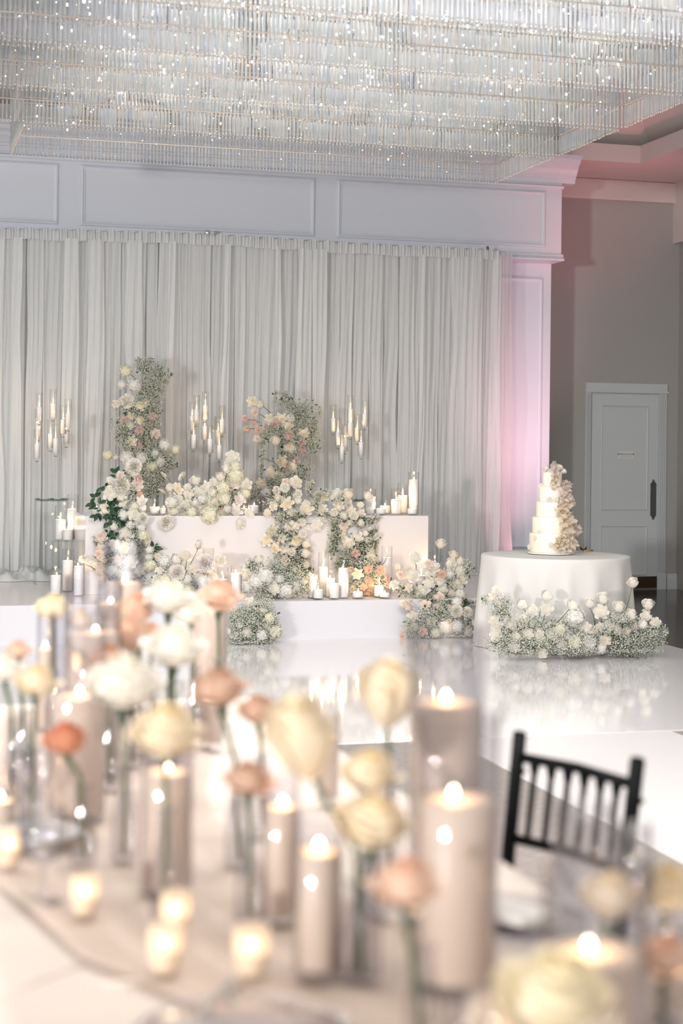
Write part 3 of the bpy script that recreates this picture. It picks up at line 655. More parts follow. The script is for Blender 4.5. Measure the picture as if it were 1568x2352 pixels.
def leaf(parent, base, tip, org, mesh=None, wid=1.0):
    global LEAF
    LEAF = LEAF or leaf_mesh(); d = Vector(tip)-Vector(base); L = d.length
    o = put('leaf', mesh or LEAF, parent, Vector(base)-Vector(org)); y = d.normalized(); z = (CAMV-Vector(base)).normalized(); z = (z+Vector((random.uniform(-.5, .5), 0, random.uniform(-.2, .7)))).normalized()
    x = y.cross(z).normalized(); z = x.cross(y); o.matrix_basis = Matrix.Translation(Vector(base)-Vector(org)) @ Matrix((x, y, z)).transposed().to_4x4() @ Matrix.Diagonal((L*wid, L, L, 1))
    return o
def clear_of(p, r=0.0):
    """keep flowers outside the head table box and the stage block"""
    if 1.62 < p.x < 4.79 and p.z < TB+0.002 and TV0-r < p.y < TV0+0.3: p.y = TV0-r-random.uniform(0.001, 0.03)
    if p.x < 6.06 and p.z < ZS+0.002 and 13.27-r < p.y < 13.27+0.5: p.y = 13.27-r-random.uniform(0.001, 0.03)
    return p
def arrangement(name, label, v, zb, heads, ells, base_px, leaves=(), stems=(), dens=0.16, dv=0.11, group=None, fwd=0.05, zmin=None):
    b = pt_v(base_px, 1300, v); org = (b.x, v, zb); root = thing(name, label, 'flowers', org, 0, group)
    zm = zb if zmin is None else zmin
    for i, hd_ in enumerate(heads):
        t, col_, px, py, dp = hd_[:5]; dvv = (hd_[5] if len(hd_) > 5 else 0)
        d0 = v+dvv-fwd*random.uniform(.4, 1.3); p = pt_v(px, py, d0); r = dp*0.5*depth(p)/F*(1.36 if t in 'G' else 1.22 if t in 'RB' else 1.14)
        o = put(NM[t], head_mesh(t, col_, i), root); o.scale = (r, r, r)
        tc = (CAMV-p).normalized(); j = Vector((random.gauss(0, .32), 0, random.gauss(0.10, .28)))
        if t == 'B': ax = Vector((random.gauss(0, .45), -0.35, 1))
        elif t == 'D': ax = Vector((random.choice([-.9, -.5, .5]), -0.25, random.uniform(.4, 1)))
        else: ax = tc+j
        orient(o, ax, random.uniform(0, 6.28))
        p2 = p-Vector((0, 0, 0))
        if p2.z < zm+r*0.85: p2.z = zm+r*0.85
        o.location = clear_of(p2, r*0.5)-Vector(org)
    if ells: breath(root, ells, v, org, dens, dv, zm)
    for k, (x0, y0, x1, y1) in enumerate(leaves):
        vv = v-random.uniform(-.03, .06); leaf(root, pt_v(x0, y0, vv), pt_v(x1, y1, vv-random.uniform(-.04, .05)), org)
    for (x0, y0, x1, y1) in stems:
        a, c = pt_v(x0, y0, v-fwd*1.1), pt_v(x1, y1, v-fwd*1.1+0.03); m_ = (a+c)/2+Vector((0.006, 0, 0.003))
        MB().tube([a-Vector(org), m_-Vector(org), c-Vector(org)], 0.0032, 6).build('stem', M['stem'], root, True)
    return root
def parse(s):
    out = []
    for tok in s.split(';'):
        a = tok.split()
        if a: out.append((a[0][0], a[0][1], *[float(x) for x in a[1:]]))
    return out
def zoomed(s, ox, oy, k):
    return [(ox+a/k, oy+b/k, ox+c/k, oy+d/k) for a, b, c, d in (tuple(float(x) for x in q.split()) for q in s.split(';'))]
def ell(s): return [tuple(float(x) for x in q.split()) for q in s.split(';')]
def stand(root, h, x=0.0):
    mb = MB().lathe([(0, 0), (0.14, 0), (0.14, 0.012), (0.02, 0.02), (0.011, 0.05), (0.011, h), (0, h)], 16, (x, 0.10)); mb.build('flower_stand', M['dark_metal'], root, True)
# back columns
A = arrangement('flower_column', 'tall flower column of roses and hydrangeas behind the head table left end', 15.35, ZS, parse(
 'Hc 289 852 29;Hw 309 885 33;Hw 281 883 24 .05;Cw 291 921 33;Rc 266 928 18;Gy 322 931 25;Gy 337 926 16;Rk 285 966 19;Gy 301 956 20;Rw 298 975 21;Gy 323 966 28;Rk 350 956 18;Rk 320 987 21;Rb 357 996 23;Gy 302 1014 24;Rk 317 1022 19;Hw 378 1022 27;Hc 404 1033 23;Hw 291 1051 33;Hw 325 1052 30;Hw 356 1042 22;Hc 248 1045 25;Hw 265 1050 15;Hc 350 1071 28;Hw 368 1061 25;Rp 337 1017 11 .05;Rk 345 977 11 .05;Rc 311 1092 18'),
 ell('335 845 28 22;365 862 30 26;340 895 36 30;310 945 50 28;342 945 26 40;287 985 28 32;335 1000 36 40;295 1018 26 30;345 1055 50 30;380 1058 30 22;350 1105 30 36;366 1090 20 24;320 828 9 10;346 826 10 7;385 865 10 14;330 1125 30 25'), 330,
 stems=((300, 860, 312, 874), (275, 932, 292, 942), (262, 1047, 275, 1050)), dens=0.20)
stand(A, 1.7)
D = arrangement('flower_column', 'shorter flower column of roses and baby\'s breath behind the garland', 15.35, ZS, parse(
 'Gy 579 921 23;Hc 596 928 21 .03;Rb 584 946 19;Rk 562 961 16;Rk 583 967 19;Rp 567 985 16;Rp 591 988 18;Rk 609 981 14 .04;Rb 590 1009 18;Rc 619 962 25;Gy 647 962 26;Hw 666 960 25 .04;Rk 630 973 25;Gy 661 980 26;Rk 664 1000 23;Gy 697 996 25;Rk 694 1015 19;Rk 693 1030 19;Bc 633 1013 25;Gy 666 1026 26;Gy 646 1059 27;Rk 658 1048 17 .04;Rk 678 1058 20 .02;Gy 670 1072 27;Rk 654 1075 13 .04;Rc 623 1088 25;Rc 642 1095 21;Rc 600 1110 23;Rc 623 1074 19 .04;Ra 656 1107 23;Hw 610 1131 29'),
 ell('660 920 28 15;690 950 38 32;716 980 18 30;640 978 36 25;610 1008 20 22;690 1008 40 34;720 1028 16 20;660 1043 26 20;690 1082 26 24;640 1105 36 25;615 1120 36 24;585 1135 20 18;655 1000 30 25;633 904 7 9;734 942 7 10;603 1048 8 14;628 1060 14 10;650 905 12 8;602 1075 8 18;575 1112 12 10'), 650,
 stems=((592, 926, 622, 949), (594, 951, 609, 960), (569, 964, 575, 965), (573, 985, 584, 985), (592, 969, 597, 971), (592, 1048, 632, 1064)), dens=0.19)
stand(D, 1.4)
# left cascade with dark leaves
lv = zoomed('600 440 490 355;600 420 655 325;590 510 490 475;625 500 700 440;215 870 330 780;230 880 120 815;220 900 120 990;220 1055 150 925;160 1000 45 1040;200 1050 105 1090;330 770 400 670;400 670 520 640;300 770 345 690;310 1000 295 870;330 990 430 920;420 930 600 890;560 1010 630 910;250 1130 330 1110;230 1210 120 1240;260 1200 215 1300;300 1200 330 1310;330 1250 290 1185;500 1000 600 1010;560 1100 640 1060;480 1200 380 1240;560 1160 600 1290;520 1250 470 1160;590 1050 640 1130;440 1330 380 1440;430 1340 490 1430;480 1290 560 1240;640 1300 560 1330;690 1330 650 1370;700 1260 560 1270;720 1290 820 1290;720 1300 740 1430;700 1270 640 1240;520 1540 600 1650;500 1530 600 1600;540 1480 470 1560;450 1500 400 1470;560 1640 470 1560;640 1130 590 1210;530 1120 610 1200;400 1180 520 1250;250 800 330 700;280 1080 180 1080;540 1380 600 1440;600 1440 660 1400;820 1250 870 1360;880 1380 960 1370;590 930 660 960;500 950 430 1010', 190, 1030, 7.84)
_r = random.Random(12)
for _ in range(45):
    x_, y_ = _r.gauss(545, 85), _r.gauss(1130, 190); a_ = _r.uniform(0, 6.28); l_ = _r.uniform(90, 150); lv += zoomed('%f %f %f %f' % (x_, y_, x_+l_*math.cos(a_), y_+l_*math.sin(a_)), 190, 1030, 7.84)
lv += zoomed('1250 1780 1245 1670;1290 1790 1440 1810;1240 1840 1350 1900;1200 1780 1130 1770;1290 1760 1345 1715;1240 1940 1310 2030;1300 2230 1400 2240', 190, 1030, 7.84)
arrangement('flower_cascade', 'cascade of white roses and dark green leaves at the head table left end', 14.06, ZS, parse(
 'Pw 308 1073 37;Pw 279 1112 37;Rw 253 1103 17;Rw 252 1132 34;Rk 320 1100 19;Rb 315 1114 26;Rw 278 1140 23;Rw 279 1154 22;Rp 321 1137 14 .02;Ga 325 1154 28;Gc 244 1169 29;Rw 306 1180 28;Hw 282 1183 27 .02;Hc 309 1163 21 .02;Pw 328 1192 27;Bw 261 1209 23;Rw 291 1225 33;Rb 232 1233 27;Pw 321 1202 23;Hc 329 1230 29;Hw 325 1211 23 .02;Rb 277 1091 19;Rc 230 1254 17;Rb 228 1272 27;Rb 238 1286 15;Rb 231 1304 25;Rc 218 1298 15;Rc 191 1284 19;Rc 339 1245 19;Hc 347 1297 33;Hw 342 1279 21;Ww 343 1263 21;Rc 360 1279 19;Hw 300 1205 22 .03;Rw 262 1250 24;Hc 285 1260 30;Rb 270 1285 26;Rw 300 1290 30;Hw 255 1310 28;Rw 320 1310 26;Hw 290 1325 30;Rb 240 1330 24'),
 ell('295 1085 14 10;298 1105 10 14;306 1130 14 18;300 1150 12 14;300 1210 10 12;222 1240 12 10;310 1250 30 40;260 1290 40 40;280 1330 50 18'), 275, lv,
 ((305, 1196, 301, 1220), (316, 1168, 318, 1182), (196, 1296, 218, 1309), (254, 1222, 257, 1235), (240, 1238, 250, 1246), (356, 1300, 378, 1290)), dens=0.14, dv=0.09)
# centrepiece on the table
arrangement('table_centrepiece', 'low cream rose and hydrangea centrepiece spilling over the head table front', 14.22, TB, parse(
 'Dw 378 1093 21;Dw 417 1093 23;Dw 373 1128 19;Dw 390 1133 17;Mw 391 1119 21;Mw 430 1119 20;Bw 449 1104 24;Gy 407 1123 26;Pw 421 1173 37;Pw 396 1168 22;Rw 533 1051 33;Gw 522 1076 29;Hc 541 1091 39;Hc 541 1071 27;Bc 505 1095 22;Rw 490 1106 21;Ga 537 1110 28;Rw 564 1113 28;Hc 512 1121 39;Rw 485 1130 24;Rw 461 1133 26;Gw 473 1116 23;Hw 464 1146 27;Ga 450 1159 28;Rc 464 1168 23;Rw 485 1169 27;Rc 493 1156 25;Hc 481 1182 42 -.1;Hc 440 1177 27 -.06;Ga 550 1145 30;Ga 541 1173 29;Rp 510 1171 16;Hw 521 1169 21;Hc 516 1146 31;Hc 564 1133 23;Gw 571 1181 25 -.08;Rw 554 1209 25 -.12;Pw 380 1207 31 -.12;Hw 395 1153 29;Rw 433 1134 23;Rw 453 1126 19;Rw 410 1148 24;Hc 430 1152 26 .04;Hc 475 1150 30 .06;Rw 505 1140 24;Hc 400 1175 24;Rw 520 1160 22 .04;Hc 505 1180 24'),
 ell('420 1165 40 15;490 1165 60 15;530 1125 25 30'), 480, (),
 tuple(zoomed('190 455 270 545;405 460 430 555;160 660 275 720;650 540 690 565;1025 395 990 525;1095 215 1090 260;275 625 375 755;400 700 445 770;510 645 570 760;770 745 745 800;1100 595 1055 640;1215 620 1080 740;1060 950 1120 1000;1120 1000 1200 1095;275 980 210 1055', 350, 1020, 6.03)), dens=0.05, dv=0.08, zmin=0.90)
# garland with two cascades
arrangement('flower_garland', 'white rose garland on the head table with two cascades down its front', 14.08, ZS, parse(
 'Rc 679 1108 29 .1;Cw 654 1120 21 .1;Cw 634 1127 19 .1;Rb 656 1107 19 .15;Gy 641 1146 21;Gy 659 1156 29;Rc 628 1162 23;Mc 614 1177 19;Cw 684 1135 21 .05;Mw 683 1148 20;Rc 703 1168 31;Gy 741 1141 26 .05;Mc 728 1137 19 .08;Gc 739 1168 25;Mc 670 1177 21;Rw 774 1137 29 .05;Bc 798 1136 28 .05;Gc 779 1160 25;Cw 798 1155 21;Cw 767 1177 18;Mw 788 1185 21;Gc 804 1174 25;Cw 812 1184 21;Gc 829 1179 20;Mw 827 1160 17;Bw 844 1139 21;Mc 718 1154 19 .05;Mc 702 1153 14 .05;'
 'Rw 679 1210 21;Rw 660 1212 20;Bw 669 1200 17;Cw 693 1199 18;Rw 727 1205 23;Gy 625 1218 28;Rw 649 1234 25;Gy 612 1239 27;Gy 631 1258 26;Gy 679 1243 31;Cw 695 1227 19;Gc 697 1240 21;Gc 652 1263 23 .03;Cw 669 1268 19;Bc 702 1250 21;Bw 701 1271 25;Bw 702 1296 23;Cc 655 1287 21;Bw 646 1300 25;Rw 672 1304 27;'
 'Rb 786 1208 25;Mw 803 1200 19;Mw 829 1201 18;Gc 786 1228 20;Rw 819 1235 28;Rw 800 1247 27;Bw 838 1225 18;Rw 843 1240 21;Dw 851 1214 15;Dw 864 1231 19;Rk 816 1271 20;Mw 851 1267 24;Gc 850 1279 23'),
 ell('640 1150 36 16;650 1188 26 14;685 1182 30 14;708 1122 10 14;650 1225 30 20;680 1268 30 24;660 1290 34 28;690 1298 24 28;645 1320 36 26;722 1160 22 22;775 1150 16 18;745 1180 22 12;790 1193 34 15;830 1193 28 14;768 1230 16 38;818 1258 34 34;850 1240 16 38;782 1290 20 24;828 1300 34 26;858 1300 22 20;832 1335 26 24;720 1112 8 8;738 1130 20 10;860 1188 12 8;705 1310 12 20;760 1262 10 16'), 720, (),
 ((677, 1122, 675, 1132), (661, 1128, 668, 1146), (708, 1138, 722, 1146), (702, 1203, 716, 1204), (830, 1148, 842, 1139), (815, 1166, 826, 1164), (862, 1235, 858, 1302), (680, 1300, 696, 1278), (690, 1255, 712, 1258)), dens=0.17, dv=0.10)
arrangement('peach_rose_cluster', 'cluster of peach roses on the stage under the right cascade', 13.62, ZS, parse(
 'Rp 846 1308 24;Rp 806 1308 17 .05;Gc 821 1318 25;Rp 873 1310 23;Rp 846 1334 25;Rp 851 1350 25;Rp 846 1364 21;Rc 811 1353 17 .04;Rp 834 1348 17;Rk 889 1328 17;Rk 890 1344 16;Bw 889 1277 8'),
 ell('835 1320 30 20;830 1350 25 20;870 1335 25 22;850 1290 25 15'), 845, (), ((888, 1281, 877, 1298), (795, 1339, 806, 1341)), dens=0.13, dv=0.07)
arrangement('hydrangea_clump', 'white hydrangea and rose clump on stage under the left cascade', 13.52, ZS, parse(
 'Hw 609 1323 41;Hw 588 1336 36;Hw 656 1357 38;Rw 629 1351 29;Bw 594 1285 23;Rc 567 1318 25;Hw 680 1345 30 .05;Bc 697 1336 19;Hw 620 1345 34 .06;Hw 640 1330 30 .08;Hw 570 1345 30 .02'),
 ell('640 1310 40 20;690 1345 36 24;630 1368 55 10;665 1340 32 28;610 1355 35 18;715 1370 16 8;580 1300 20 18;680 1320 30 20'), 630, (), ((598, 1292, 606, 1304),), dens=0.17, dv=0.09)
arrangement('floor_arrangement', 'rounded baby\'s breath and hydrangea mound on the floor left of the step', 13.02, 0.006, parse(
 'Rw 574 1386 28;Rw 605 1401 21;Hc 618 1419 27;Hc 630 1450 35;Hw 601 1459 27;Mw 551 1434 19;Rw 568 1452 21;Bw 524 1450 15;Hc 612 1436 26 .04;Hw 540 1460 24 .03;Rw 535 1405 22 .03'),
 ell('560 1430 36 40;590 1400 34 24;600 1460 42 18;550 1462 30 18;626 1430 20 30;575 1478 45 7;585 1440 40 30;540 1480 20 6;610 1390 20 16'), 585,
 ((605, 1418, 612, 1404), (596, 1415, 600, 1402), (585, 1424, 597, 1412)), ((596, 1410, 570, 1428),), dens=0.21, dv=0.12)
arrangement('stage_meadow', 'loose meadow of cream roses and peonies on stage before the head table', 13.66, ZS, parse(
 'Rw 458 1251 23;Rc 426 1276 29;Pa 471 1294 41;Bw 403 1285 25;Ww 378 1289 29;Rc 506 1287 25;Pa 406 1316 35;Hw 430 1330 27;Rc 442 1309 21;Hc 380 1330 30;Rw 455 1328 26;Hw 470 1335 30;Rc 490 1325 24;Hw 405 1345 30;Rw 360 1330 24;Hc 435 1355 30;Rw 365 1310 18'),
 ell('400 1330 50 24;450 1340 45 20;380 1300 20 16;480 1330 25 18'), 430,
 tuple(zoomed('480 430 565 390;510 440 480 430;370 430 390 380;420 560 430 600', 330, 1220, 4.48)),
 tuple(zoomed('560 175 425 440;440 310 412 440;393 296 358 370;285 335 195 430;715 335 770 315', 330, 1220, 4.48)), dens=0.10, dv=0.10)
arrangement('stage_meadow', 'dense meadow of white and blush roses spilling off the stage right corner', 13.42, 0.006, parse(
 'Bc 1012 1250 25;Rw 952 1280 29;Bw 917 1301 15;Rb 921 1319 25;Rw 948 1323 29;Rc 938 1306 15 .04;Rw 997 1303 27;Rw 985 1318 23;Rb 985 1296 21;Rp 1014 1318 23;Bc 1041 1275 21;Bc 1055 1290 23;Rw 1036 1296 31;Hw 1034 1319 25;Rw 1051 1311 29;Rc 1046 1341 33;Rc 1062 1330 23;Rw 1011 1336 25;Rw 1015 1355 25;Rw 983 1343 27;Rw 968 1358 29;Rc 938 1350 19;Rw 905 1343 21;Bw 1036 1363 25;Bw 1055 1364 25;Rb 1009 1374 27 -.1;Rb 937 1391 31 -.2;Rb 977 1392 27 -.2;Rb 1000 1396 21 -.2;Rb 1033 1398 19 -.2;Rc 925 1387 17 -.2;Hw 1050 1384 27 -.2;Bw 1012 1400 17 -.2;Pw 1048 1404 27 -.25;Pw 1073 1406 23 -.25;Rc 948 1418 27 -.25;Rc 934 1442 17 -.25;Rp 924 1460 15 -.3;Mc 951 1440 21 -.28;Rc 990 1430 25 -.28;Hw 1020 1440 32 -.3;Hw 1050 1440 30 -.3;Rp 970 1450 23 -.3;Mw 1090 1430 21 -.3;Rc 1075 1450 22 -.3;Hc 1000 1460 26 -.3'),
 ell('930 1355 34 15;1000 1350 45 24;1072 1310 10 22;960 1370 30 12;1030 1375 45 18;1080 1300 6 14;1040 1330 35 25'), 1000, (),
 ((1011, 1258, 1011, 1290), (953, 1293, 955, 1310), (1048, 1318, 1036, 1348), (1022, 1373, 1014, 1390), (1055, 1374, 1062, 1388), (920, 1303, 912, 1310), (948, 1402, 956, 1408)), dens=0.17, dv=0.10, zmin=0.006)
breath(bpy.data.objects['stage_meadow.001'], ell('1000 1405 50 18;1000 1445 60 32;1070 1440 36 32;950 1435 25 25'), 13.12, (pt_v(1000, 1300, 13.42).x, 13.42, 0.006), 0.15, 0.08, 0.006)
arrangement('floor_meadow', 'low bed of white roses, hydrangeas and baby\'s breath before the cake table', 11.62, 0.006, parse(
 'Rw 1139 1357 22;Rw 1132 1373 24;Rw 1149 1389 24;Bw 1198 1389 26;Rw 1222 1402 27;Bw 1255 1369 28;Rw 1253 1398 32;Rw 1198 1424 33;Rw 1134 1424 22;Rw 1140 1436 24;Rw 1170 1433 24;Rw 1138 1458 26;Rw 1212 1455 26;Rw 1237 1460 28;Rw 1266 1456 26;Rw 1288 1476 26;Rw 1179 1484 26;Rw 1243 1499 26;Bw 1314 1391 26;Hw 1320 1416 47;Hc 1286 1446 31;Hw 1297 1456 26;Rw 1346 1442 29;Hw 1351 1478 41;Rc 1389 1471 28;Hw 1380 1489 26;Bw 1353 1386 26;Bw 1384 1375 30;Rw 1380 1404 34;Bw 1420 1395 30;Rw 1420 1417 30;Bw 1447 1413 30;Bw 1453 1339 26;Bw 1488 1389 28;Rw 1482 1413 26;Rw 1505 1429 24;Bw 1475 1435 24;Rw 1397 1438 28;Rw 1417 1446 24;Rc 1436 1451 22;Rc 1377 1440 20;Rc 1217 1431 18;Hc 1185 1462 24;Hc 1319 1475 36;Rc 1277 1465 20;Rc 1362 1451 17;Hw 1160 1450 26 .08;Hc 1250 1475 30 .08;Hw 1335 1460 30 .1;Rw 1455 1440 24 .05'),
 ell('1160 1470 42 28;1230 1480 56 22;1300 1472 50 24;1350 1465 40 24;1440 1472 56 32;1500 1462 26 32;1150 1405 24 34;1210 1432 38 18;1400 1442 48 16;1320 1492 50 12;1113 1375 8 14;1180 1495 50 8;1450 1495 60 8;1525 1460 8 20;1270 1440 40 20;1430 1420 40 18'), 1310, (),
 ((1203, 1399, 1208, 1415), (1240, 1403, 1234, 1428), (1250, 1412, 1241, 1443), (1306, 1400, 1280, 1429), (1355, 1397, 1367, 1434), (1386, 1385, 1394, 1426), (1380, 1418, 1379, 1437), (1450, 1350, 1436, 1403), (1160, 1395, 1172, 1420), (1430, 1405, 1428, 1432), (1443, 1424, 1443, 1440), (1480, 1396, 1470, 1402), (1460, 1440, 1452, 1450)), dens=0.22, dv=0.16)

# ================================================================ CAKE TABLE
CT = Vector((5.32, 12.45, 0.006)); CTZ = 0.76
t = thing('cake_table', 'round cake table hidden under its white cloth', 'table', CT)
MB().lathe([(0, 0.715), (0.60, 0.715), (0.605, 0.72), (0.605, 0.745), (0.60, 0.75), (0, 0.75)], 48).build('tabletop', M['plate'], t)
for a in (0.3, 1.87, 3.44, 5.01): MB().tube([(0.42*math.cos(a), 0.42*math.sin(a), 0), (0.42*math.cos(a), 0.42*math.sin(a), 0.7149)], 0.015, 8).build('leg', M['chrome'], t)
def cloth(a, b):
    ang = 2*PI*a; fold = 0.5+0.5*math.sin(ang*17+1.3*math.sin(ang*3)); f2 = 0.5+0.5*math.sin(ang*9+2)
    if b <= 0.3: r = 0.606*b/0.3; z = 0.752
    elif b <= 0.4: q = (b-0.3)/0.1; r = 0.606+0.008*math.sin(q*PI/2); z = 0.752-0.02*(1-math.cos(q*PI/2))
    else: q = (b-0.4)/0.6; r = 0.614+q*0.012+(q**0.8)*(0.050*fold**1.4+0.016*f2); z = 0.732-q*0.728
    return (r*math.cos(ang), r*math.sin(ang), z)
tc_ = tag(MB().grid(cloth, 360, 26).build('tablecloth', M['linen'], None, True, CT), 'white linen cloth falling in folds to the floor around the cake table', 'tablecloth')
CK = pt_z(1264, 1271, CTZ+0.004)
ck = thing('wedding_cake', 'five tier ivory wedding cake with wafer ruffles and tiny white roses', 'cake', CK)
cs = depth(CK)/F
MB().lathe([(0, 0), (0.19, 0), (0.192, 0.003), (0.192, 0.009), (0.19, 0.011), (0, 0.011)], 40).build('cake_board', M['plate'], ck)
z = 0.012; tiers = []
for i, (w_, h_, dx) in enumerate(((270, 120, 0), (232, 102, -2), (196, 96, 4), (158, 94, 2), (121, 92, 6))):
    r = w_/2.7606*cs/2; h = h_/2.7606*cs; x = dx/2.7606*cs
    MB().lathe([(0, z), (r-0.002, z), (r, z+0.004), (r, z+h-0.006), (r-0.005, z+h), (0, z+h+0.0005)], 48, (x, 0)).build('cake_tier', M['cake'], ck, True)
    tiers.append((x, z, r, h)); z += h+0.0006
ckh = z
def cake_at(px, py, out=0.02): # a point just outside the tier the pixel falls on
    p = pt_v(px, py, CK.y); zz = p.z-CK.z; xx = p.x-CK.x
    tr_ = next((q for q in tiers if q[1] <= zz < q[1]+q[3]), tiers[0] if zz < 0.02 else tiers[-1]); r = tr_[2]; dx = xx-tr_[0]
    if zz > ckh: return Vector((xx, random.uniform(-.03, .02), zz))
    y = -math.sqrt(max(0.0, r*r-dx*dx)) if abs(dx) < r else random.uniform(-.03, .02)
    return Vector((xx, y-out*(abs(dx) < r), max(zz, 0.03)))
for k, (x, y) in enumerate(((702, 207), (722, 232), (783, 203), (808, 228), (672, 322), (717, 327), (812, 318), (727, 408), (690, 402), (851, 395), (848, 420), (811, 482), (733, 508), (833, 520), (854, 566), (833, 588), (632, 612), (610, 645), (822, 646), (893, 622), (878, 662), (596, 705), (680, 685), (752, 740), (793, 740))):
    p = cake_at(1000+x/2.7606, 1000+y/2.7606, 0.016); o = put('sugar_rose', head_mesh('R' if k > 3 else 'B', 'w', k), ck, p); s = 23/2.7606*cs; o.scale = (s, s, s); orient(o, Vector((p.x, p.y-0.1, 0.04)) if k > 3 else Vector((p.x*2, -.03, .2)), k)
    if p.z > ckh: MB().tube([p, (tiers[-1][0]+(p.x-tiers[-1][0])*.4, 0, ckh-0.01)], 0.0012, 5).build('wire', M['champagne'], ck)
def ruffle(px, py, ang, L, wd, seed, mk='wafer', out=0.03):
    r = random.Random(seed); p = cake_at(px, py, out); ph = r.uniform(0, 6); d = Vector((math.cos(ang), 0, math.sin(ang))); e = Vector((-math.sin(ang), 0, math.cos(ang)))
    def fn(a, b):
        s = 2*a-1; q = wd*(0.35+0.65*math.sin(PI*min(b+0.08, 1)))*(1+0.18*math.sin(b*23+ph)+0.1*math.sin(b*51))
        return p+d*(L*(b-0.15))+e*(s*q)+Vector((0, -0.022*math.sin(s*5+ph+b*7)-0.014*math.sin(b*15+ph*2)-0.012*abs(s), 0.008*math.sin(s*9+b*20)))
    return MB().grid(fn, 14, 22).build('wafer_ruffle', M[mk], ck, True)
def zc(x, y): return 1000+x/2.7606, 1000+y/2.7606
k_ = 1/2.7606*cs
for i, (x, y, a, L, wd, mk) in enumerate(((748, 245, 1.75, 95, 26, 'wafer_b'), (740, 280, 1.2, 60, 18, 'wafer'), (735, 325, 1.35, 80, 18, 'wafer'), (815, 330, 1.0, 55, 32, 'wafer_b'), (790, 400, 0.9, 90, 42, 'wafer_b'), (770, 455, 0.7, 100, 34, 'wafer'), (810, 440, 1.6, 80, 40, 'wafer_b'), (765, 500, 1.3, 80, 32, 'wafer'), (790, 545, 1.2, 90, 42, 'wafer'), (845, 600, 0.15, 90, 34, 'wafer_b'), (780, 600, 0.9, 90, 38, 'wafer'), (740, 660, 0.5, 80, 30, 'wafer'), (800, 690, 0.3, 75, 36, 'wafer'), (730, 710, 1.2, 60, 24, 'wafer'), (760, 690, 1.5, 70, 30, 'wafer'), (835, 380, 1.5, 60, 24, 'wafer_b'))):
    ruffle(*zc(x-22, y), a, L*k_, wd*k_*1.35, 40+i, mk)
kp = pt_z(1340, 1268, CTZ+0.0)
kn_ = thing('cake_server', 'small brown and silver cake server lying right of the cake', 'cake server', (kp.x, kp.y, CTZ+0.003), 0.25)
mb = MB(); mb.add([(-0.10, -0.008, 0), (-0.02, -0.022, 0), (-0.02, 0.022, 0), (-0.10, 0.008, 0), (-0.10, -0.008, 0.003), (-0.02, -0.022, 0.003), (-0.02, 0.022, 0.003), (-0.10, 0.008, 0.003)], [(3, 2, 1, 0), (4, 5, 6, 7), (0, 1, 5, 4), (1, 2, 6, 5), (2, 3, 7, 6), (3, 0, 4, 7)]); mb.build('blade', M['chrome'], kn_)
MB().tube([(-0.02, 0, 0.006), (0.03, 0, 0.012), (0.10, 0, 0.008)], [0.005, 0.009, 0.006], 8).build('handle', M['gold'], kn_, True)
for s in (-1, 1): MB().grid(lambda a, b: (-0.005+s*0.035*b, 0.01*math.sin(a*PI)-0.01, 0.010+0.030*b*(1-0.3*a)+0.008*math.sin(a*6)), 4, 4).build('bow', M['kick'], kn_, True)

# ================================================================ CHANDELIER
CHZ = 3.985; CU_0, CU_1, CV1 = 0.925, 5.125, 13.42
ch = thing('crystal_chandelier', 'huge tiered rectangular crystal rod chandelier filling the ceiling', 'chandelier', (3.02, 10.2, 5.55))
CO = Vector((3.02, 10.2, 5.55))
m, nt, out = shader_mat('crystal'); Nn, Ln = nt.nodes, nt.links
geo = Nn.new('ShaderNodeNewGeometry'); rmp = Nn.new('ShaderNodeValToRGB'); el = rmp.color_ramp.elements
el[0].color = (0.80, 0.86, 0.86, 1); el[1].color = (0.97, 0.95, 0.92, 1)
for pos, cc in ((0.25, (0.93, 0.95, 0.97, 1)), (0.5, (0.96, 0.90, 0.86, 1)), (0.62, (0.80, 0.84, 0.95, 1)), (0.75, (0.92, 0.96, 0.95, 1))):
    e = el.new(pos); e.color = cc
Ln.new(geo.outputs['Random Per Island'], rmp.inputs[0])
tr_ = Nn.new('ShaderNodeBsdfTransparent'); Ln.new(rmp.outputs[0], tr_.inputs[0])
gl_ = Nn.new('ShaderNodeBsdfGlossy'); gl_.inputs['Roughness'].default_value = 0.06; r2_ = Nn.new('ShaderNodeValToRGB'); e2 = r2_.color_ramp.elements; e2[0].color = (1, 1, 1, 1); e2[1].color = (0.75, 0.85, 1, 1)
for pos, cc in ((0.45, (1, 0.97, 0.92, 1)), (0.6, (1, 0.62, 0.42, 1)), (0.72, (0.5, 0.68, 1, 1)), (0.85, (1, 0.95, 0.85, 1))):
    e = e2.new(pos); e.color = cc
wn_ = Nn.new('ShaderNodeTexWhiteNoise'); wn_.noise_dimensions = '1D'; Ln.new(geo.outputs['Random Per Island'], wn_.inputs['W']); Ln.new(wn_.outputs[0], r2_.inputs[0]); Ln.new(r2_.outputs[0], gl_.inputs[0])
lw_ = Nn.new('ShaderNodeLayerWeight'); lw_.inputs[0].default_value = 0.35
mr_ = Nn.new('ShaderNodeMapRange'); mr_.inputs[3].default_value = 0.08; mr_.inputs[4].default_value = 0.55; Ln.new(lw_.outputs['Facing'], mr_.inputs[0])
df_ = Nn.new('ShaderNodeBsdfDiffuse'); df_.inputs[0].default_value = (0.82, 0.845, 0.84, 1); tl_ = Nn.new('ShaderNodeBsdfTranslucent'); tl_.inputs[0].default_value = (0.84, 0.86, 0.855, 1)
m1 = Nn.new('ShaderNodeMixShader'); m1.inputs[0].default_value = 0.5; Ln.new(df_.outputs[0], m1.inputs[1]); Ln.new(tl_.outputs[0], m1.inputs[2])
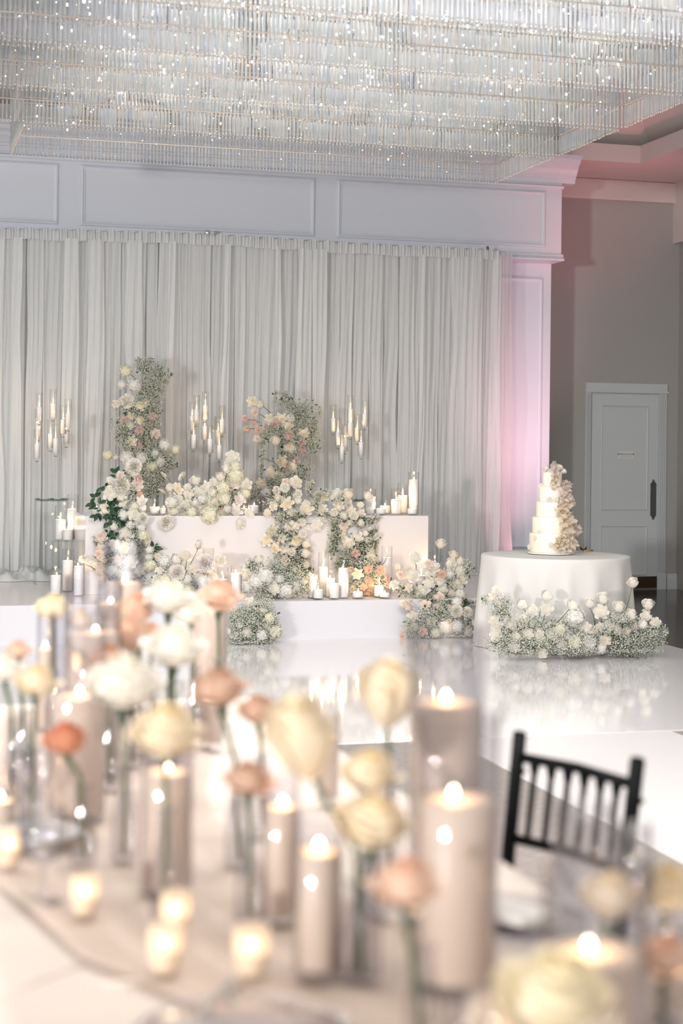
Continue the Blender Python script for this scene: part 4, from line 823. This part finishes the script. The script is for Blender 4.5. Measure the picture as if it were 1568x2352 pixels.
m2 = Nn.new('ShaderNodeMixShader'); Ln.new(mr_.outputs[0], m2.inputs[0]); Ln.new(tr_.outputs[0], m2.inputs[1]); Ln.new(gl_.outputs[0], m2.inputs[2])
m3 = Nn.new('ShaderNodeMixShader'); m3.inputs[0].default_value = 0.38; Ln.new(m2.outputs[0], m3.inputs[1]); Ln.new(m1.outputs[0], m3.inputs[2]); Ln.new(m3.outputs[0], out.inputs[0])
M['crystal'] = m
RL_, RS = 0.148, 0.029; TH_ = 0.158
rods = []; rails = []
def rod_row(p0, p1, zb, keep=1.0):
    L = math.hypot(p1[0]-p0[0], p1[1]-p0[1]); n = int(L/RS)
    for i in range(n+1):
        if random.random() > keep: continue
        f = i/n; rods.append((p0[0]+(p1[0]-p0[0])*f+random.uniform(-.002, .002), p0[1]+(p1[1]-p0[1])*f+random.uniform(-.004, .004), zb+random.uniform(-.004, .004)))
mods = [(13.42, 12.12), (12.0, 10.92), (10.80, 9.72), (9.60, 8.52), (8.40, 7.32)]
for k, (v1, v0) in enumerate(mods):
    nt_ = 4 if k < 2 else 5
    for tier in range(nt_):
        zb = CHZ+tier*TH_
        a, b = (CU_0 if k == 0 else -1.3), CU_1
        rod_row((a, v1), (b, v1), zb); rod_row((a, v0), (b, v0), zb)
        rod_row((a, v0), (a, v1), zb); rod_row((b, v0), (b, v1), zb)
        rails += [((a, v1), (b, v1), zb+RL_+0.006), ((a, v0), (b, v0), zb+RL_+0.006), ((a, v0), (a, v1), zb+RL_+0.006), ((b, v0), (b, v1), zb+RL_+0.006)]
        if tier >= 1:
            for f in (0.25, 0.5, 0.75):
                vv = v1+(v0-v1)*f; g = 0.35*tier*0.2+0.10; rod_row((a+g, vv), (b-g, vv), zb+0.05, 0.9)
for tier in range(4):
    zb = CHZ+tier*TH_; rod_row((-1.3, 12.8), (0.72, 12.8), zb); rod_row((-1.3, 12.45), (0.72, 12.45), zb); rod_row((0.72, 12.1), (0.72, 12.8), zb)
    rails += [((-1.3, 12.8), (0.72, 12.8), zb+RL_+0.006), ((0.72, 12.1), (0.72, 12.8), zb+RL_+0.006)]
PR = [(1, 0), (0.31, 0.95), (-0.81, 0.59), (-0.81, -0.59), (0.31, -0.95)]
def rod_geo():
    vs = []; r = 0.0072
    for zz, k in ((0.0, 0.35), (0.012, 1.0), (RL_-0.012, 1.0), (RL_, 0.4)):
        for x, y in PR: vs.append((x*r*k, y*r*k, zz))
    fs = [(j*5+i, j*5+(i+1) % 5, (j+1)*5+(i+1) % 5, (j+1)*5+i) for j in range(3) for i in range(5)]
    return vs, fs
rv, rf = rod_geo()
def score(r):
    x, y = proj((r[0], r[1], r[2]+0.07)); return depth(r) if (4 < x < 1564 and 8 < y < 440) else 1e9
order = sorted(range(len(rods)), key=lambda i: score(rods[i])); big = set(order[:300])
rme = bpy.data.meshes.new('crystal_rod'); rme.from_pydata(rv, [], rf); rme.materials.append(M['crystal'])
for i in order[:300]:
    o = put('crystal_rod', rme, ch, (rods[i][0]-CO.x, rods[i][1]-CO.y, rods[i][2]-CO.z)); o.rotation_euler = (0, 0, random.uniform(0, 6.28))
rest = np.array([rods[i] for i in range(len(rods)) if i not in big]); an = rng.uniform(0, 6.28, len(rest))
base = np.array(rv); cs_, sn = np.cos(an)[:, None], np.sin(an)[:, None]
V = np.stack([base[None, :, 0]*cs_-base[None, :, 1]*sn, base[None, :, 0]*sn+base[None, :, 1]*cs_, np.repeat(base[None, :, 2], len(rest), 0)], 2)+(rest-np.array(CO))[:, None, :]
Fc = (np.arange(len(rest))[:, None, None]*20+np.array(rf)[None]).reshape(-1, 4)
tag(put('crystal_strands', np_mesh('crystal_strands', V.reshape(-1, 3), Fc, M['crystal']), ch), kind='stuff')
byrow = {}
for a, b, zz in rails:
    MB().tube([(a[0]-CO.x, a[1]-CO.y, zz-CO.z), (b[0]-CO.x, b[1]-CO.y, zz-CO.z)], 0.0045, 5).build('frame_rail', M['champagne'], ch)
BD = MB().lathe([(0.0, -0.007), (0.006, -0.003), (0.006, 0.003), (0, 0.007)], 6)
bv, bf = np.array(BD.v), np.array(BD.f)
pts = np.array([(r[0], r[1], r[2]-0.006) for r in rods if r[2] < CHZ+0.02])-np.array(CO)
tag(put('bead_drops', np_mesh('bead_drops', (bv[None]+pts[:, None]).reshape(-1, 3), (np.arange(len(pts))[:, None, None]*len(bv)+bf[None]).reshape(-1, 4), M['champagne']), ch), kind='stuff')
for k, (v1, v0) in enumerate(mods):
    zt = CHZ+(4 if k < 2 else 5)*TH_+0.02
    for x in (CU_0, (CU_0+CU_1)/2, CU_1):
        for y in (v0, v1): MB().tube([(x-CO.x, y-CO.y, zt-CO.z-0.02), (x-CO.x, y-CO.y, -0.0005)], 0.007, 6).build('hanger_rod', M['chrome'], ch)
    MB().box((CU_0-CO.x, v0-CO.y, zt-CO.z), (CU_1-CO.x, v0-CO.y+0.03, zt-CO.z+0.02)).box((CU_0-CO.x, v1-CO.y-0.03, zt-CO.z), (CU_1-CO.x, v1-CO.y, zt-CO.z+0.02)).build('top_frame', M['chrome'], ch)
bm_ = MB().lathe([(0.0, -0.008), (0.005, -0.004), (0.0065, 0.002), (0.004, 0.008), (0, 0.009)], 8).mesh('sparkle_bulb', M['sparkle_bulb'], True)
nb = 0
for k, (v1, v0) in enumerate(mods):
    for _ in range((30, 60, 90, 90, 30)[k]):
        uu, vv = random.uniform(CU_0+.1, CU_1-.1), random.uniform(v0+.05, v1-.05); zz = CHZ+random.uniform(0.6, 4.6)*TH_
        put('sparkle_bulb', bm_, ch, (uu-CO.x, vv-CO.y, zz-CO.z)); nb += 1  # bulbs strewn among the rods, standing in for sparkle refracted by the crystals
for k, (v1, v0) in enumerate(mods):
    lamp('chandelier_light', 'AREA', (3.02-CO.x, (v0+v1)/2-CO.y, CHZ+0.5-CO.z), 17, (1.0, 0.97, 0.94), (3.8, 0.8), None, ch)
m, nt, out = shader_mat('sparkle_point'); e_ = nt.nodes.new('ShaderNodeEmission'); g_ = nt.nodes.new('ShaderNodeNewGeometry'); q_ = nt.nodes.new('ShaderNodeValToRGB'); q_.color_ramp.interpolation = 'CONSTANT'  # glowing specks that imitate coloured crystal glints; no real light sources
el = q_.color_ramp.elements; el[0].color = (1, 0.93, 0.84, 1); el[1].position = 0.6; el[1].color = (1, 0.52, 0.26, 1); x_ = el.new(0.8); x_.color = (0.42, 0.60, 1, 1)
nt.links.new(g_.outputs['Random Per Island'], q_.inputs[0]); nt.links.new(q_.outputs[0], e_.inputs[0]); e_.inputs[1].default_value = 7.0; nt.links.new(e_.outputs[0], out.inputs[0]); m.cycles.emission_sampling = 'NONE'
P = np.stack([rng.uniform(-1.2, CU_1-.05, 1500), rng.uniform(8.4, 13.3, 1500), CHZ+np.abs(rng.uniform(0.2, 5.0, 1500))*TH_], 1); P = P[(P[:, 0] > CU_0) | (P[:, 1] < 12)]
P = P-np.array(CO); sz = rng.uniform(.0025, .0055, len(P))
tag(put('sparkle_points', np_mesh('sparkle_points', (P[:, None]+np.array(OCT)[None]*sz[:, None, None]).reshape(-1, 3), (np.arange(len(P))[:, None, None]*6+np.array(OF)[None]).reshape(-1, 3), m), ch), kind='stuff')

# ================================================================ NEAR TABLE
TZ = 0.76; TU0, TU1, TV_0, TV_1 = 0.13, 1.25, 0.75, 5.5
t = thing('banquet_table', 'long banquet table under the near white linen cloth', 'table', ((TU0+TU1)/2, (TV_0+TV_1)/2, 0))
bevel(MB().box((TU0-0.69, TV_0-3.125, 0.72), (TU1-0.69, TV_1-3.125, 0.755)).build('tabletop', M['plate'], t))
for x in (-0.45, 0.45):
    for y in (-2.2, -0.1, 0.1, 2.2): MB().tube([(x, y, 0), (x, y, 0.7199)], 0.016, 8).build('leg', M['chrome'], t)
def tcloth(a, b):
    # strip across the table: drop, top, drop; b runs along
    y = TV_0-0.004+(TV_1-TV_0+0.008)*b; s = a*3
    if s < 1: q = 1-s; x = TU0-0.006-0.03*q-0.02*q*math.sin(y*9); z = 0.755-0.25*q
    elif s <= 2: q = s-1; x = TU0-0.006+(TU1-TU0+0.012)*q; z = 0.7585+0.0012*math.sin(x*7+y*5)*math.sin(PI*q)
    else: q = s-2; x = TU1+0.006+0.03*q+0.02*q*math.sin(y*8); z = 0.755-0.25*q
    return (x-0.69, y-3.125, z)
tcl = tag(MB().grid(tcloth, 45, 90).build('tablecloth', M['near_linen'], None, True, (0.69, 3.125, 0)), 'cream linen cloth on the near banquet table', 'tablecloth')
for (x0, y0, x1, y1) in ((0, 2288, 203, 2212), (230, 2260, 400, 2250)):
    a, b = pt_z(x0, y0, 0.7595), pt_z(x1, y1, 0.7595)
    if x0 == 0: a = a+(a-b)*0.25; a.x = max(a.x, TU0+0.005)
    cc = (a+b)/2; MB().tube([a-Vector((0.69, 3.125, 0)), cc-Vector((0.69, 3.125, -0.001)), b-Vector((0.69, 3.125, 0))], [0.003, 0.0045, 0.002], 6).build('pressed_crease', M['near_linen'], tcl, True)
def rl(y): return float(np.interp(y, [1.0, 2.2, 2.42, 2.72, 3.2, 4.0, 5.2], [0.62, 0.55, 0.476, 0.32, 0.215, 0.24, 0.34]))
def runner(a, b):
    y = 1.0+4.3*b; l = rl(y); r_ = min(l+0.56+0.05*math.sin(y*3), 1.12); x = l+(r_-l)*a
    z = 0.764+0.006*(0.5+0.5*math.sin(x*58+3*math.sin(y*2.4)+y*7))+0.010*math.exp(-((a-0.02)/0.05)**2)*(0.6+0.4*math.sin(y*11))
    return (x-0.69, y-3.0, z-TZ)
tag(MB().grid(runner, 60, 150).build('table_runner', M['chiffon'], None, True, (0.69, 3.0, TZ)), 'sheer blush chiffon runner gathered along the near table', 'runner')
RZt = 0.776   # things stand on the gathered runner
# pearled candles in glass
G5 = 'pearled candles on the near table'
def hur_d(label, px, wax_y, d, w, glass_y, cat='candle', **kw):
    p = pt_d(px, wax_y, d); q = pt_d(px, glass_y, d)
    return hurricane(label, (p.x, p.y, RZt), w*d/F, p.z-RZt, q.z-RZt, G5, True, **kw)
for r_ in (('tall wide candle with glowing wick at the right, behind the nearer wide one', 1025, 1612, 2.95, 172, 1435),
           ('widest glowing candle in front right, before the taller wide candle', 1050, 1835, 2.58, 192, 1640),
           ('wide blurred candle among cream carnations at the left', 212, 1452, 4.2, 130, 1322),
           ('slim candle in tall glass, its rim against the leafy cascade', 285, 1338, 5.2, 88, 1243),
           ('plain tan candle in clear glass beside the hydrangea mound', 480, 1398, 5.2, 86, 1327),
           ('candle with a bright flame left, above the orange rose', 178, 1598, 3.72, 132, 1405),
           ('small pale candle at far left edge behind the roses', 108, 1490, 4.85, 46, 1410),
           ('candle behind the crossing stems in the middle left', 385, 1772, 3.10, 120, 1650),
           ('slim candle left of centre behind a brown peach rose', 645, 1852, 2.92, 88, 1770),
           ('short dark sided candle in the middle with flame on its top', 733, 1955, 2.62, 112, 1868),
           ('very near blurred candle bottom right behind a big cream rose', 1365, 2185, 2.15, 240, 1985),
           ('distant pale candle just above the carpet gap in the middle', 755, 1690, 3.9, 52, 1640),
           ('distant small candle behind the brown peach rose', 485, 1612, 4.6, 58, 1550),
           ('candle cut off by the left edge of the picture', 5, 1838, 3.6, 66, 1760),
           ('candle behind the peach rose at the right edge', 1535, 2228, 2.45, 110, 2120),
           ('candle seen through the wide blurred glass at the left', 252, 1385, 4.95, 62, 1340)):
    hur_d(r_[0], r_[1], r_[2], r_[3], r_[4], r_[5], power=0.10)
def votive(label, px, flame_y, base_y, w):
    q = pt_z(px, base_y, RZt); d = depth(q); p = pt_d(px, flame_y, d); r = w*d/F/2
    t = thing('votive_candle', label, 'votive candle', (q.x, q.y, RZt), random.uniform(0, 6), 'glass votives on the near table')
    h = max(p.z-RZt, 0.03); H2 = h+0.020
    MB().lathe([(0, 0), (r*0.70, 0), (r*0.78, 0.003), (r, H2*0.55), (r*0.97, H2), (r*0.92, H2), (r*0.95, H2*0.55), (r*0.72, 0.006), (0, 0.006)], 28).build('glass_cup', M['frosted'], t, True)
    wx = MB().lathe([(0, 0.0065), (r*0.70, 0.0065), (r*0.78, 0.013), (r*0.90, h*0.62), (r*0.86, h*0.66), (0, h*0.64)], 28).build('wax', M['wax_near'], t, True)
    flame(wx, (0, 0, h*0.64), True, 0.010, 0.85)
for r_ in (('votive at the left below the orange rose stems', 195, 2033, 2100, 66), ('votive behind another votive at the foot of crossing stems', 403, 2073, 2150, 70),
           ('nearest left votive, alone in front on the runner edge', 380, 2150, 2232, 82), ('votive in the middle of the runner right of the stems', 577, 2155, 2240, 84),
           ('votive at the bottom edge under the widest candle', 1130, 2322, 2440, 118), ('votive near the left edge beside the water goblet', 20, 1925, 1992, 62)):
    votive(*r_)
# bud vases and their flowers
SEP = None
def bud_rose(kind, col, px, py, dia, d, bx, by, label, vlabel, tilt=(0, 0), both=True):
    """one stemmed rose in one bud vase; the base is where the vase foot shows"""
    h = pt_d(px, py, d); R = dia*d/F/2*1.5
    bpos = pt_d(bx, by, d); foot = Vector((bpos.x, bpos.y, RZt)); vh = min(0.20, max(0.12, (h.z-RZt)*0.62))
    if both:
        v = thing('bud_vase', vlabel, 'bud vase', foot, 0, 'clear bud vases on the near table'); 
        MB().lathe([(0, 0), (0.024, 0), (0.027, 0.004), (0.027, vh*0.45), (0.016, vh*0.72), (0.0145, vh*0.92), (0.018, vh), (0.016, vh), (0.0125, vh*0.92), (0.014, vh*0.72), (0.0245, vh*0.45), (0.0245, 0.010), (0, 0.010)], 24).build('bottle', M['glass_near'], v, True)
    t = thing('stemmed_rose', label, 'rose', foot+Vector((0, 0, 0.012)), 0, 'single roses in bud vases')
    hp = h-foot-Vector((0, 0, 0.012)); ax = Vector((hp.x*1.2+tilt[0], hp.y*0.5-0.10+tilt[1]*0.5, 0.35)).normalized()
    o = put('blossom', head_mesh(kind, col, int(px), True), t, hp); o.scale = (R, R, R*(1.2 if col == 'w' else 1.32)); orient(o, ax, random.uniform(0, 6.28))
    nk = hp-ax*R*(0.54 if col == 'w' else 0.6)
    mb = MB().lathe([(0.002, -0.55), (0.10, -0.48), (0.16, -0.25), (0.24, 0.0), (0.20, 0.03), (0.0, 0.0)], 10)
    for k in range(5):
        a = 2*PI*k/5; mb.add([(0.2*math.cos(a-.35), 0.2*math.sin(a-.35), -0.05), (0.2*math.cos(a+.35), 0.2*math.sin(a+.35), -0.05), (0.52*math.cos(a), 0.52*math.sin(a), 0.10)], [(0, 1, 2)])
    c = mb.build('calyx', M['leaf_b'], t, True, nk); c.scale = (R*.75, R*.75, R*.9); orient(c, ax, 0)
    e = nk-ax*R*0.35; pts = [Vector((random.uniform(-.006, .006), random.uniform(-.006, .006), 0)), Vector((hp.x*0.12, hp.y*0.12, vh*0.55)), Vector((hp.x*0.18, hp.y*0.18, vh)), (Vector((hp.x*0.18, hp.y*0.18, vh))+e)/2+Vector((hp.x*.06, 0, 0.01)), e, nk]
    if e.z < vh+0.02: pts = [pts[0], e*0.5, e, nk]
    MB().tube(pts, 0.0050, 8).build('stem', M['stem_near'], t, True)
FL = [
 ('R', 'w', 285, 1560, 150, 3.33, 285, 2000, 'big cream carnation like rose left of centre, seen from below'), ('R', 'o', 150, 1692, 84, 3.3, 190, 2020, 'small burnt orange rose at the left'),
 ('R', 'w', 400, 1478, 122, 3.9, 400, 1880, 'cream rose with dark calyx before the tan candle'), ('R', 'n', 383, 1672, 132, 2.93, 378, 2110, 'large butter cream rose above the crossing stems'),
 ('G', 'm', 505, 1572, 112, 3.3, 545, 2010, 'brown peach rose with flared petals left of centre'), ('R', 'm', 594, 1625, 76, 3.6, 600, 1930, 'small brown peach rose half behind the cream tulip shaped one'),
 ('B', 'n', 690, 1698, 132, 2.6, 838, 2285, 'large cream tulip shaped rose on a long leaning stem'), ('G', 'm', 572, 1783, 105, 2.9, 572, 2140, 'brown peach rose just left below the centre'),
 ('R', 'n', 850, 1765, 112, 2.95, 862, 2130, 'pale yellow rose with its stem before the grey carpet gap'), ('B', 'n', 893, 1593, 105, 3.2, 893, 2040, 'pale yellow bud against the white dance floor'),
 ('R', 'n', 858, 1880, 146, 2.6, 815, 2290, 'wide pale yellow rose left of the widest candle'), ('G', 'p', 935, 2020, 150, 2.3, 972, 2440, 'open peach rose low before the widest candle'),
 ('R', 'w', 388, 1366, 96, 4.5, 388, 1750, 'cream carnation like rose under the stage arrangement'), ('R', 'p', 315, 1392, 76, 4.5, 320, 1750, 'peach rose just below the tall glass rim'),
 ('B', 'p', 303, 1455, 56, 4.3, 303, 1780, 'small peach bud under another peach rose'), ('G', 'm', 248, 1508, 88, 4.0, 250, 1840, 'dusty peach rose before the wide blurred candle'),
 ('R', 'p', 505, 1365, 84, 5.0, 500, 1690, 'pale peach rose behind the clear glass rim'), ('R', 'w', 10, 1532, 72, 3.9, 28, 1830, 'cream rose cut by the left edge'),
 ('G', 'p', 42, 1490, 58, 4.0, 52, 1840, 'peach rose near the left edge behind a cream one'), ('R', 'n', 85, 1560, 86, 3.5, 72, 1850, 'cream rose at left with stem crossing the flutes'),
 ('R', 'n', 122, 1392, 62, 4.7, 122, 1715, 'cream rose highest at the left, before the stage front'), ('R', 'n', 185, 1420, 50, 4.75, 190, 1700, 'cream rose inside the view of the wide glass'),
 ('R', 'h', 1275, 2275, 225, 1.95, 1275, 2690, 'huge pale green cream rose at the bottom right'), ('G', 'p', 1530, 2190, 132, 2.2, 1522, 2520, 'peach rose at the right edge'),
 ('R', 'n', 1402, 2050, 118, 2.45, 1402, 2360, 'pale cream rose below the black chair'), ('R', 'n', 1535, 2035, 112, 2.6, 1535, 2290, 'cream rose at the right edge above the peach one'),
 ('R', 'w', 440, 1400, 70, 4.8, 445, 1740, 'small cream rose touching the tan candle'), ('R', 'p', 345, 1450, 50, 4.4, 350, 1780, 'peach rose peeking between two cream roses'),
]
for f in FL:
    bud_rose(*f[:8], f[8], 'clear bud vase holding the '+f[8].split(',')[0])
# glassware
def goblet(label, px, rim_y, d, w, kind='water_goblet', h=0.19, n=32, flute=False):
    p = pt_d(px, rim_y, d); R = w*d/F/2; hh = p.z-RZt if not flute else h
    t = thing(kind, label, 'glass', (p.x, p.y, RZt-0.0085), 0)
    prof = [(0, 0), (R*0.8, 0), (R*0.82, 0.002), (0.008, 0.010), (0.005, 0.02), (0.005, hh*0.38)]
    out = [(R*0.55, hh*0.46), (R*0.95, hh*0.60), (R, hh*0.75), (R*0.88, hh)] if not flute else [(R*0.7, hh*0.5), (R, hh*0.75), (R*0.85, hh)]
    inn = [(r-0.0015, z+0.002) for r, z in out[:-1]][::-1]
    MB().lathe(prof[:6]+[(0, hh*0.38)], n).build('stem', M['crystal_glass'], t, True)
    MB().lathe([(0.0, hh*0.3805), (0.008, hh*0.39)]+out+[(out[-1][0]-0.0015, hh)]+inn+[(0.0, hh*0.41)], n).build('bowl', M['crystal_glass'], t, True)
    if kind == 'water_goblet': MB().lathe([(0, hh*0.412), (R*0.55-0.003, hh*0.466), (R*0.95-0.003, hh*0.605), (R-0.003, hh*0.75), (0, hh*0.75)], n).build('water', M['crystal_glass'], t, True)
    return t
goblet('clear water goblet at the left below the candles', 100, 1845, 3.05, 112)
goblet('tall clear flute at the left edge behind the roses', 48, 1690, 3.5, 55, 'champagne_flute', 0.23, 24)
goblet('second clear flute beside the one at the left edge', 88, 1700, 3.6, 55, 'champagne_flute', 0.23, 24)
goblet('clear wine glass before the black chair spindles', 1345, 1835, 2.75, 150, 'wine_glass')
goblet('clear water goblet right of the wine glass by the chair', 1455, 1880, 2.6, 95, 'water_goblet')
goblet('clear stem glass at the bottom beside the lowest votive', 1085, 2262, 2.05, 120, 'water_goblet')
def charger(label, c, R, beaded):
    t = thing('charger_plate', label, 'plate', (c.x, c.y, c.z), 0, 'place settings on the near table')
    MB().lathe([(0, 0), (R*0.6, 0), (R*0.7, 0.004), (R, 0.012), (R, 0.015), (R*0.7, 0.008), (R*0.6, 0.005), (0, 0.005)], 64).build('plate_body', M['glass_near'], t, True)
    if beaded:
        bd = MB().lathe([(0.0, -0.006), (0.005, -0.003), (0.006, 0), (0.005, 0.003), (0, 0.006)], 8).mesh('glass_bead', M['bead'], True)
        for k in range(80): put('glass_bead', bd, t, (R*math.cos(2*PI*k/80), R*math.sin(2*PI*k/80), 0.0205))
        return t
    MB().lathe([(R-0.004, 0.0152), (R+0.002, 0.0152), (R+0.002, 0.0175), (R-0.004, 0.0175)], 64, (0, 0), 0, True).build('gold_rim', M['gold'], t)
    MB().lathe([(0, 0.0055), (R*0.5, 0.0055), (R*0.62, 0.012), (R*0.80, 0.019), (R*0.80, 0.021), (R*0.6, 0.014), (0, 0.008)], 48).build('china_plate', M['plate'], t, True)
    return t
c1 = pt_z(560, 2432, 0.7625); charger('beaded clear glass charger at the bottom edge', Vector((c1.x, c1.y, 0.779)), 0.155, True)
c2 = pt_z(1290, 2120, 0.7625); charger('white plate on a gold rimmed clear charger before the black chair', Vector((1.09, 2.75, 0.7625)), 0.145, True)
charger('gold rimmed clear charger at the left edge of the near table', Vector((0.30, 3.55, 0.7735)), 0.14, False)
np_ = thing('folded_napkin', 'cream folded napkin on the plate before the black chair', 'napkin', (1.09, 2.75, 0.7838), 0.6)
bevel(MB().box((-0.05, -0.085, 0), (0.05, 0.085, 0.008)).box((-0.047, -0.083, 0.0081), (0.049, 0.086, 0.015)).build('cloth_fold', M['linen'], np_), 0.003)
nc = pt_z(500, 2288, 0.7785); kk = thing('butter_knife', 'small bluish steel knife blade lying at the bottom edge', 'knife', (nc.x, nc.y, 0.7765), 1.0)
bevel(MB().box((-0.09, -0.006, 0), (0.0, 0.006, 0.004)).build('handle', M['chrome'], kk)); MB().box((0.0005, -0.008, 0.001), (0.09, 0.008, 0.0025)).build('blade', M['chrome'], kk)

# ================================================================ BLACK CHAIR
ang = math.radians(110); cx_ = thing('chiavari_chair', 'black bamboo style banquet chair at the right of the near table', 'chair', (1.53, 3.545, 0), ang)
bl = M['black']
def knob_tube(pts, r, rings, nm, par=cx_):
    mb = MB().tube(pts, r, 12)
    a, b = Vector(pts[0]), Vector(pts[-1])
    for f in rings:
        p = a+(b-a)*f; d = (b-a).normalized(); mb.tube([p-d*0.007, p-d*0.003, p+d*0.003, p+d*0.007], [r*0.9, r*1.28, r*1.28, r*0.9], 12)
    return mb.build(nm, bl, par, True)
BW = 0.195
for s in (-1, 1):
    knob_tube([(s*BW, 0.02, 0), (s*BW, 0.0, 0.45), (s*BW, -0.02, 0.66), (s*(BW+0.005), -0.055, 0.925)], 0.0175, (0.18, 0.3, 0.72, 0.9), 'back_post')
    MB().tube([(s*(BW+0.005), -0.055, 0.9252), (s*(BW+0.005), -0.056, 0.931)], [0.0165, 0.012], 12).build('finial', bl, cx_, True)
    knob_tube([(s*0.19, 0.40, 0), (s*0.185, 0.385, 0.43)], 0.0165, (0.35, 0.75), 'front_leg')
    for zz in (0.16, 0.26): knob_tube([(s*BW, 0.03, zz), (s*0.188, 0.385, zz)], 0.010, (0.5,), 'stretcher')
for zz in (0.14, 0.24): knob_tube([(-0.188, 0.392, zz), (0.188, 0.392, zz)], 0.010, (0.33, 0.66), 'stretcher')
knob_tube([(-BW, 0.014, 0.2), (BW, 0.014, 0.2)], 0.010, (0.5,), 'stretcher')
def ypost(z): return -0.02-0.035*(z-0.66)/0.265
for zz, r in ((0.868, 0.0125), (0.672, 0.0125), (0.52, 0.011)): knob_tube([(-BW, ypost(zz) if zz > .6 else -0.008, zz), (0, (ypost(zz) if zz > .6 else -0.008)-0.012, zz+0.004), (BW, ypost(zz) if zz > .6 else -0.008, zz)], r, (0.0, 1.0), 'cross_rail')
for k in range(6):
    x = -BW+2*BW*(k+1)/7; dy = -0.012*(1-(x/BW)**2)
    mb = MB().tube([(x, ypost(0.672)+dy, 0.672), (x, ypost(0.77)+dy, 0.77), (x, ypost(0.868)+dy, 0.868)], [0.0075, 0.0085, 0.0075], 10); mb.tube([(x, ypost(0.835)+dy, 0.828), (x, ypost(0.85)+dy, 0.868)], [0.0075, 0.016], 10); mb.build('spindle', bl, cx_, True)
bevel(MB().box((-0.20, 0.012, 0.43), (0.20, 0.405, 0.45)).build('seat', bl, cx_), 0.008)
bevel(MB().box((-0.19, 0.03, 0.4502), (0.19, 0.395, 0.485)).build('seat_cushion', M['linen'], cx_), 0.012)
